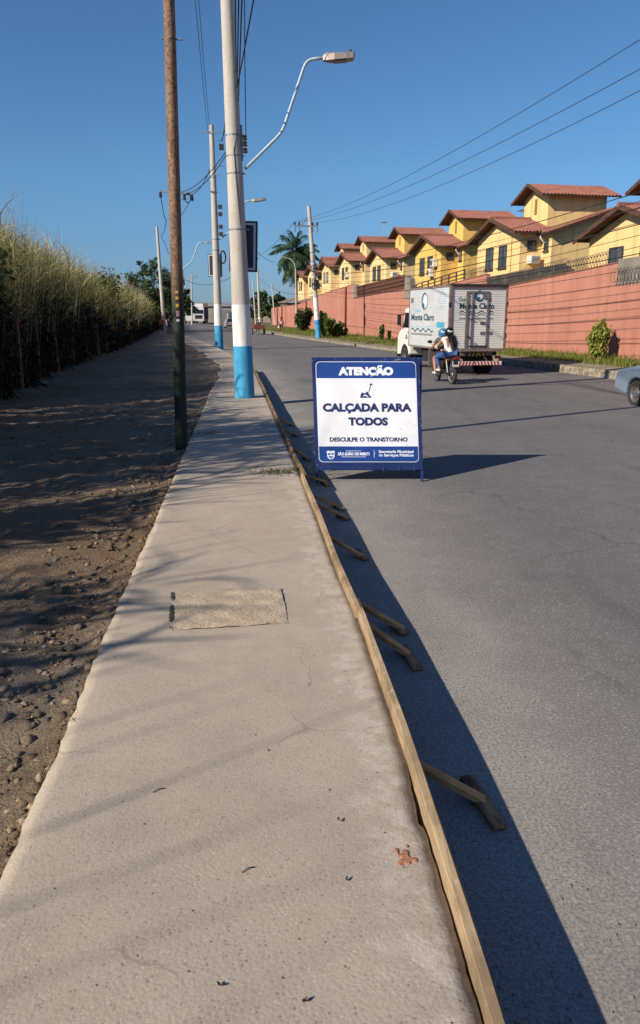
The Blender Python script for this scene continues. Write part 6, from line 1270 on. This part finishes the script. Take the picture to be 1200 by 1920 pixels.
# seed plumes standing above the bank
pp = []
n = 900; y = 16 + 75 * rng.uniform(0, 1, n) ** 1.8; x = np.array([xH(v) for v in y]) - rng.uniform(.1, 2.6, n); h = np.array([hedge_h(v) + zr(v) for v in y]); base = np.stack([x, y, h * .8], 1)
a = rng.uniform(0, 6.28, n); lean = np.stack([np.cos(a) * .18 + .05, np.sin(a) * .18, np.ones(n)], 1); lean /= np.linalg.norm(lean, axis=1, keepdims=True); ln = rng.uniform(.9, 1.75, n); V, Fq = ribbons(base, lean, ln, np.full(n, .008) * (1 + y / 40), np.stack([.1 * np.cos(a), .1 * np.sin(a), np.zeros(n)], 1), 3)
pp.append((V, Fq, np.repeat(pick(n, [(183, 169, 122), (165, 148, 103)]), 8, 0)))
m_ = 16; t = rng.uniform(.6, 1.0, (n, m_)); P0 = (base[:, None, :] + lean[:, None, :] * (ln[:, None] * t)[..., None] + np.stack([.1 * np.cos(a), .1 * np.sin(a), np.zeros(n)], 1)[:, None, :] * (ln[:, None] * t ** 2)[..., None]).reshape(-1, 3); k = len(P0)
dd = rng.normal(size=(k, 3)) + np.array([0, 0, .7]); dd /= np.linalg.norm(dd, axis=1, keepdims=True); yy = np.repeat(y, m_); V, Fq = ribbons(P0, dd, rng.uniform(.06, .2, k), .006 * (1 + yy / 45), np.zeros((k, 3)), 1)
pp.append((V, Fq, np.repeat(pick(k, [(196, 180, 140), (176, 154, 120), (169, 143, 122)]), 4, 0)))
V1 = pp[0]; V2 = pp[1]
V, Fq, c = join(pp); tag(np_mesh('seed_plumes', V, Fq, GRA, c), 'feathery seed plumes on top of the tall grass bank', 'grass plumes', kind='stuff')
# post and wire fence inside the grass
fe = empty('wire_fence', (xH(40) + .25, 40, 0), 0, 'thin post and wire fence swallowed by the tall grass at the left', 'fence'); fo = Vector(fe.location); ys_ = [16.5 + 3.4 * k for k in range(22)]
for y in ys_:
    q = MB(); lean_ = random.uniform(-.08, .08); q.tube([Vector((xH(y) + .2, y, zr(y))) - fo, Vector((xH(y) + .2 + lean_, y + lean_, zr(y) + 2.05)) - fo], [.055, .045], 8); q.build('post', OLDW, fe)
for z in (.6, 1.1, 1.6, 2.0): q = MB(); q.tube([Vector((xH(y) + .26, y, zr(y) + z + random.uniform(-.03, .03))) - fo for y in ys_], .006, 4); q.build('wire', WIRE, fe)
# crumpled plastic and litter under the bank
p = G(68, 722, .15); q = MB()
q.grid(lambda u, v_: ((u - .5) * .9 + .05 * hn(u * 5, v_ * 5, 2, 1), (v_ - .5) * .5, .1 + .13 * hn(u * 4, v_ * 4, 2, 4) * math.sin(u * 3.1) * math.sin(v_ * 3.1)), 14, 10); o = q.build('plastic_sheet', mat('dirty_plastic', (181, 172, 162), (142, 133, 123), 4, .5), sm=True); o.location = (p.x - .1, p.y, zdirt(p.x, p.y) - .03); tag(o, 'crumpled pale plastic sheet lying at the foot of the tall grass', 'litter')
# verge grass
n = 26000; y = 14 + 95 * rng.uniform(0, 1, n) ** 1.5; lo_ = np.array([xK(v) + 1.05 for v in y]); hi_ = np.array([xW(v) - .03 for v in y]); t = 1 - rng.uniform(0, 1, n) ** 1.2; x = lo_ + (hi_ - lo_) * t + rng.normal(0, .15, n); x = np.minimum(x, hi_)
z = np.array([zverge(a_, b_) for a_, b_ in zip(x, y)]); keep = np.sin(x * 1.3 + y * .6) + np.sin(y * 1.1 - x) > -1.5; x, y, z = x[keep], y[keep], z[keep]; n = len(x); t_ = t[keep]
d = np.stack([rng.normal(0, .45, n), rng.normal(0, .45, n), np.ones(n)], 1); d /= np.linalg.norm(d, axis=1, keepdims=True); hgt = rng.uniform(.08, .22, n) * (1 + .9 * t_) * (1 + .8 * (rng.uniform(0, 1, n) < .06)); bend = np.stack([rng.normal(0, .3, n), rng.normal(0, .3, n), np.full(n, -.2)], 1)
V, Fq = ribbons(np.stack([x, y, z - .01], 1), d, hgt, .02 * (1 + y / 70), bend, 2); tag(np_mesh('verge_grass', V, Fq, GRA, np.repeat(pick(n, [(111, 128, 56), (127, 140, 66), (92, 112, 48), (148, 146, 79), (138, 138, 72)]), 6, 0)), 'short green grass on the verge below the red wall', 'grass', kind='stuff')
# small weeds helper: many leaves on stems
def weed(name, loc, h, r, n, label, cat, cols, leaf=.06, up=1.0, shape='clump', group=None, stems=9, asp=2.2):
    P = empty(name, loc, random.uniform(0, 6), label, cat, group); q_ = MB(); ends = []
    for i in range(stems):
        a = random.uniform(0, 6.28); rr_ = r * math.sqrt(random.random()) * (.9 if shape != 'cone' else .8); top = Vector((rr_ * math.cos(a), rr_ * math.sin(a), h * (random.uniform(.6, 1.0) if shape != 'cone' else 1 - .5 * rr_ / r)))
        b_ = Vector((rr_ * .25 * math.cos(a), rr_ * .25 * math.sin(a), 0)); mid = b_.lerp(top, .5) + Vector((random.uniform(-.1, .1), random.uniform(-.1, .1), 0)) * r; q_.tube([b_, mid, top], [.012 * h + .004, .009 * h + .003, .003], 5); ends.append((b_, mid, top))
    q_.build('stem', mat('stem_brown', (90, 77, 53), (71, 59, 40), 9, .9), P)
    pts = np.array([(lambda e, t: (e[0].lerp(e[1], t * 2) if t < .5 else e[1].lerp(e[2], t * 2 - 1)))(ends[rng.integers(len(ends))], rng.uniform(.12, 1) ** .7) for _ in range(n)]) + rng.normal(0, .12, (n, 3)) * np.array([r, r, r * .8])
    pts[:, 2] = np.maximum(pts[:, 2], .01); V_, F_ = quads(pts, leaf, asp, (0, 0, up)); np_mesh('foliage', V_, F_, FOL, np.repeat(pick(n, cols, None, .3), 4, 0), P); return P
def wz(x, y): return zverge(x, y) - .01
weed('shrub', (10.75, 30.2, wz(10.75, 30.2)), 1.55, .5, 3400, 'upright yellow green shrub against the red wall, right of the truck', 'shrub', [(138, 148, 64), (157, 160, 78), (109, 124, 51), (90, 106, 44), (168, 159, 88)], .085, 1.2, 'cone', stems=22)
weed('round_bush', (at(566, 600, 92).x, 92, wz(0, 92)), 2.6, 1.25, 5200, 'dense dark round bush left of the leaning utility pole', 'bush', [(47, 68, 36), (58, 79, 42), (38, 58, 31), (70, 88, 47)], .17, .2, 'clump', stems=16, asp=1.5)
weed('weed_clump', (at(613, 600, 69).x, 69.3, wz(1, 69)), 2.3, .75, 2000, 'tall bright weeds right behind the base of the leaning utility pole', 'weeds', [(95, 117, 52), (113, 133, 61), (77, 99, 43)], .14, .6, stems=14)
weed('weed_clump', (at(628, 600, 70.5).x, 70.5, wz(1.4, 70.5)), 1.3, .9, 1300, 'low spreading weeds between the leaning pole and the downpipe', 'weeds', [(95, 117, 52), (113, 133, 61), (85, 104, 47)], .12, .6, stems=12)
weed('weed_clump', (at(644, 600, 71).x, 71, wz(2.0, 71)), .8, .6, 700, 'knee high weeds at the foot of the downpipe', 'weeds', [(102, 121, 58), (88, 109, 48)], .1, .6, stems=8)
weed('young_plant', (at(714, 600, 59).x, 59.0, wz(4.7, 59)), 1.25, .3, 420, 'young leafy plant by the red wall just left of the truck mirror', 'plant', [(71, 97, 44), (87, 113, 58)], .13, .5, stems=5)
weed('young_plant', (at(731, 600, 58).x, 58.0, wz(5.2, 58)), .8, .2, 200, 'smaller young plant beside the truck cab at the red wall', 'plant', [(83, 102, 47), (70, 90, 42)], .1, .5, stems=4)
def tuft(name, p, r, h, n, label, cols):
    base = np.stack([p[0] + rng.normal(0, r, n), p[1] + rng.normal(0, r * .8, n), np.full(n, p[2])], 1); d_ = np.stack([rng.normal(0, .8, n), rng.normal(0, .8, n), np.ones(n) * .7], 1); d_ /= np.linalg.norm(d_, axis=1, keepdims=True)
    V_, F_ = ribbons(base - np.array([p[0], p[1], 0]) * np.array([1, 1, 0]) - np.array([0, 0, p[2]]), d_, rng.uniform(.4, 1.1, n) * h, rng.uniform(.004, .009, n), np.stack([rng.normal(0, .4, n), rng.normal(0, .4, n), np.full(n, -.5)], 1), 3)
    o = np_mesh(name, V_, F_, GRA, np.repeat(pick(n, cols), 8, 0)); o.location = p; return tag(o, label, 'weeds')
WC = [(61, 74, 38), (86, 96, 58), (109, 106, 68), (74, 74, 44)]
tuft('weed_tuft', (-.50, 8.95, .2), .15, .13, 300, 'sprawling weed tuft on the pavement beside the form board near the notice', WC); tuft('weed_tuft', (-.26, 9.1, .2), .05, .2, 90, 'upright weed sprouting at the form board left of the notice', WC)
tuft('weed_tuft', (-1.72, 12.1, .19), .16, .11, 260, 'flat weed tuft on the pavement edge right of the brown post', WC); tuft('weed_tuft', (-1.12, 3.18, .19), .02, .06, 22, 'tiny dry grass tuft on the left edge of the pavement, lower left', [(143, 130, 80), (125, 113, 69)])
# pale dry grass rooted along the broken left edge
n = 900; y = 1.5 + 14 * rng.uniform(0, 1, n) ** 1.2; x = np.array([slabLft(v) for v in y]) - np.abs(rng.normal(.02, .12, n)); base = np.stack([x, y, np.array([zdirt(a_, b_) for a_, b_ in zip(x, y)])], 1); d = np.stack([rng.normal(0, 1, n), rng.normal(0, 1, n), np.full(n, .45)], 1); d /= np.linalg.norm(d, axis=1, keepdims=True)
V, Fq = ribbons(base, d, rng.uniform(.03, .09, n), rng.uniform(.003, .006, n), np.stack([np.zeros(n), np.zeros(n), np.full(n, -.5)], 1), 2); tag(np_mesh('dry_grass', V, Fq, GRA, np.repeat(pick(n, [(155, 132, 80), (134, 112, 63), (111, 90, 52), (168, 147, 95)]), 6, 0)), 'dry grass bits along the broken left pavement edge', 'dry grass', kind='stuff')

# ---- trees
BARK = mat('bark', (93, 80, 64), (70, 59, 47), 5, .95, bmp=.6, bs=15)
def tree(loc, h, lobes, nleaf, leaf, cols, label, trunk_r=.25, group='trees along the road', asp=1.7, kind='tree'):
    """lobes: crown blobs (dx,dy,z,r) in metres from the foot"""
    T = empty(kind, loc, 0, label, 'tree', group); q_ = MB(); z0 = min(l[2] - l[3] for l in lobes) * .6 + .3
    q_.tube([(0, 0, -.2), (.05, 0, z0 * .5), (-.05, .05, z0), (0, 0, h * .7)], [trunk_r, trunk_r * .8, trunk_r * .65, trunk_r * .25], 9)
    for dx, dy, z, r_ in lobes: q_.tube([(-.03, .03, z0 + .3 * random.random()), (dx * .5, dy * .5, (z0 + z) / 2 + .2), (dx, dy, z)], [trunk_r * .5, trunk_r * .3, .03], 6)
    q_.build('trunk', BARK, T, sm=True); P = []; C_ = []
    tot = sum(l[3] ** 2 for l in lobes)
    for dx, dy, z, r_ in lobes:
        k = int(nleaf * r_ ** 2 / tot); m__ = max(5, int(9 * r_)); sub_ = rng.normal(size=(m__, 3)); sub_ /= np.linalg.norm(sub_, axis=1, keepdims=True); sub_ *= r_ * rng.uniform(.35, 1.0, (m__, 1)); i = rng.integers(0, m__, k)
        P.append(np.array([dx, dy, z]) + sub_[i] * np.array([1, 1, .8]) + rng.normal(0, r_ * .2, (k, 3)) * np.array([1, 1, .7])); tone = rng.uniform(.7, 1.35, m__)[i]; C_.append(pick(k, cols, None, .25) * tone[:, None])
    P = np.concatenate(P); C_ = np.concatenate(C_); V_, F_ = quads(P, leaf, asp, (0, 0, .3)); np_mesh('crown', V_, F_, FOL, np.repeat(C_, 4, 0), T); return T
def blob(n, rx, ry, z0, z1, r_): return [(random.uniform(-rx, rx), random.uniform(-ry, ry), random.uniform(z0, z1), random.uniform(.6, 1.1) * r_) for _ in range(n)]
random.seed(21)
DG = [(63, 82, 48), (76, 96, 56), (51, 70, 42), (88, 105, 63)]; x_ = at(283, 600, 96).x
tree((x_, 96, zr(96)), 8.9, [(-.3, 0, 7.2, 1.2), (.8, .3, 8.0, .8), (-2.0, 0, 5.6, 1.4), (1.7, 0, 6.3, 1.4), (0, -.6, 5.0, 1.7), (-3.2, 0, 4.5, 1.1), (2.4, .6, 4.4, 1.7), (-3.8, .2, 6.3, .5), (-1.1, .5, 8.0, .55), (.5, 0, 3.2, 1.6), (2.6, 0, 2.6, 1.3), (-1.6, 0, 3.3, 1.4)], 11500, .15, DG, 'feathery green tree rising behind the tall grass left of the brown post')
x_ = at(324, 600, 104).x
tree((x_, 104, zr(104)), 7.6, [(0, 0, 5.8, 1.4), (1.2, 0, 4.3, 1.3), (-1.0, 0, 4.2, 1.5), (.5, 0, 6.8, .8), (.3, 0, 2.8, 1.4), (-1.0, 0, 2.4, 1.2)], 7000, .17, DG, 'dark tree behind the brown post, right of the feathery tree', .25)
x_ = at(347, 600, 158).x
tree((x_, 158, zr(158)), 8, [(0, 0, 4.6, 1.6), (1.0, 0, 3.2, 1.5), (-1.0, 0, 3.4, 1.6), (.2, 0, 6.2, 1.0)], 2600, .3, [(44, 59, 38), (54, 71, 44), (36, 50, 32)], 'small dark tree just left of the oncoming lorry', .2)
for px, Y_, hh, lb in ((474, 165, 6.2, 'mid green tree peeking out right of the nearest lamp pole base'), (492, 158, 5.6, 'bushy tree behind the red cart, left of the far tip of the wall'), (509, 152, 6.8, 'taller bushy tree touching the far tip of the red wall'), (524, 160, 6.0, 'tree under the left fronds of the palm')):
    x_ = at(px, 600, Y_).x; tree((x_, Y_, zr(Y_)), hh, blob(7, 1.7, 1.2, 1.6, hh - 1.2, 1.35), 2300, .32, [(62, 82, 48), (74, 95, 54), (86, 112, 64), (52, 72, 42)], lb, .18)
# reeds left of and behind the viewer; they throw the soft streaks over the lower pavement
rng = np.random.default_rng(5); n = 60; y = rng.uniform(-6.0, -1.6, n); x = -7.0 - rng.uniform(0, 1.2, n); base = np.stack([x, y, np.full(n, .1)], 1); d = np.stack([rng.normal(0, .05, n), rng.normal(0, .05, n), np.ones(n)], 1); V, Fq = ribbons(base, d, rng.uniform(3.4, 5.4, n), rng.uniform(.03, .07, n), np.stack([rng.normal(.05, .08, n), rng.normal(0, .08, n), np.zeros(n)], 1), 5)
m2 = 110; b2_ = base[rng.integers(0, n, m2)] + np.stack([rng.normal(0, .1, m2), rng.normal(0, .1, m2), rng.uniform(1.5, 4.0, m2)], 1); d2 = np.stack([rng.normal(0, .6, m2), rng.normal(0, .6, m2), np.ones(m2)], 1); d2 /= np.linalg.norm(d2, axis=1, keepdims=True); V2, F2 = ribbons(b2_, d2, rng.uniform(.5, 1.1, m2), rng.uniform(.03, .06, m2), np.stack([np.zeros(m2), np.zeros(m2), np.full(m2, -.4)], 1), 5)
V, Fq, c = join([(V, Fq, np.repeat(pick(n, STRAW), 12, 0)), (V2, F2, np.repeat(pick(m2, GREENS), 12, 0))]); tag(np_mesh('reeds', V, Fq, GRA, c), 'thin tall reeds standing left of the pavement outside the frame', 'reeds', kind='stuff')

# ---- royal palm
Y_ = 135.0; pb = Vector((at(556, 600, Y_).x, Y_, zr(Y_))); pz = at(556, 468, Y_).z - pb.z
pal = empty('palm_tree', pb, 0, 'tall palm with drooping fronds rising behind the far houses', 'palm'); q = MB(); q.tube([(0, 0, -.3), (.05, 0, pz * .3), (.0, 0, pz * .7), (0, 0, pz - 1.2)], [.34, .38, .33, .25], 14); q.build('trunk', mat('palm_trunk', (140, 133, 122), (112, 106, 96), 4, .9, bmp=.3), pal, sm=True)
q = MB(); q.tube([(0, 0, pz - 1.25), (0, 0, pz - .4), (0, 0, pz + .3)], [.27, .24, .12], 12); q.build('crownshaft', mat('palm_green', (95, 122, 69), (76, 101, 56), 4, .6), pal, sm=True)
for k in range(50):
    el = R(random.choice((78, 60, 45, 30, 15, 0, -18, -35, -50)) + random.uniform(-8, 8)); az = k * 2.399 + random.uniform(-.2, .2); L = random.uniform(3.9, 5.1); dv = Vector((math.cos(az) * math.cos(el), math.sin(az) * math.cos(el), math.sin(el))); hz = Vector((math.cos(az), math.sin(az), 0))
    ts = np.linspace(0, 1, 42); drop = .38 + .34 * math.cos(el); pts = np.array([Vector((0, 0, pz)) + dv * L * t_ + Vector((0, 0, -drop * L * t_ ** 2.2)) * .75 for t_ in ts]); tan = np.gradient(pts, axis=0); tan /= np.linalg.norm(tan, axis=1, keepdims=True)
    sd = np.cross(tan, np.array([0, 0, 1.0])); sd /= np.maximum(1e-3, np.linalg.norm(sd, axis=1, keepdims=True)); B_ = []; D_ = []; Ln = []
    for s_ in (-1, 1):
        for rep in range(2): B_.append(pts[4:] + rng.normal(0, .02, pts[4:].shape)); D_.append(tan[4:] * .55 + s_ * sd[4:] * .9 + np.array([0, 0, .12 - .3 * rep]) + rng.normal(0, .12, pts[4:].shape)); Ln.append(1.05 * np.sin(np.pi * np.clip(ts[4:] * .92 + .06, 0, 1)) ** .6)
    B_ = np.concatenate(B_); D_ = np.concatenate(D_); D_ /= np.linalg.norm(D_, axis=1, keepdims=True); Ln = np.concatenate(Ln); n = len(B_); V_, F_ = ribbons(B_, D_, Ln, np.full(n, .12), np.tile(np.array([0, 0, -.55]), (n, 1)), 2); c_ = np.repeat(pick(n, [(64, 86, 58), (77, 101, 67), (56, 77, 52), (90, 111, 76)], None, .2), 6, 0)
    V2, F2 = ribbons(pts[:-1], tan[:-1], np.full(41, L / 40), np.full(41, .07), np.zeros((41, 3)), 1); V_, F_, c_ = join([(V_, F_, c_), (V2, F2, np.tile(np.array(lin((107, 122, 79))), (len(V2), 1)))]); np_mesh('frond', V_, F_, FOL, c_, pal)
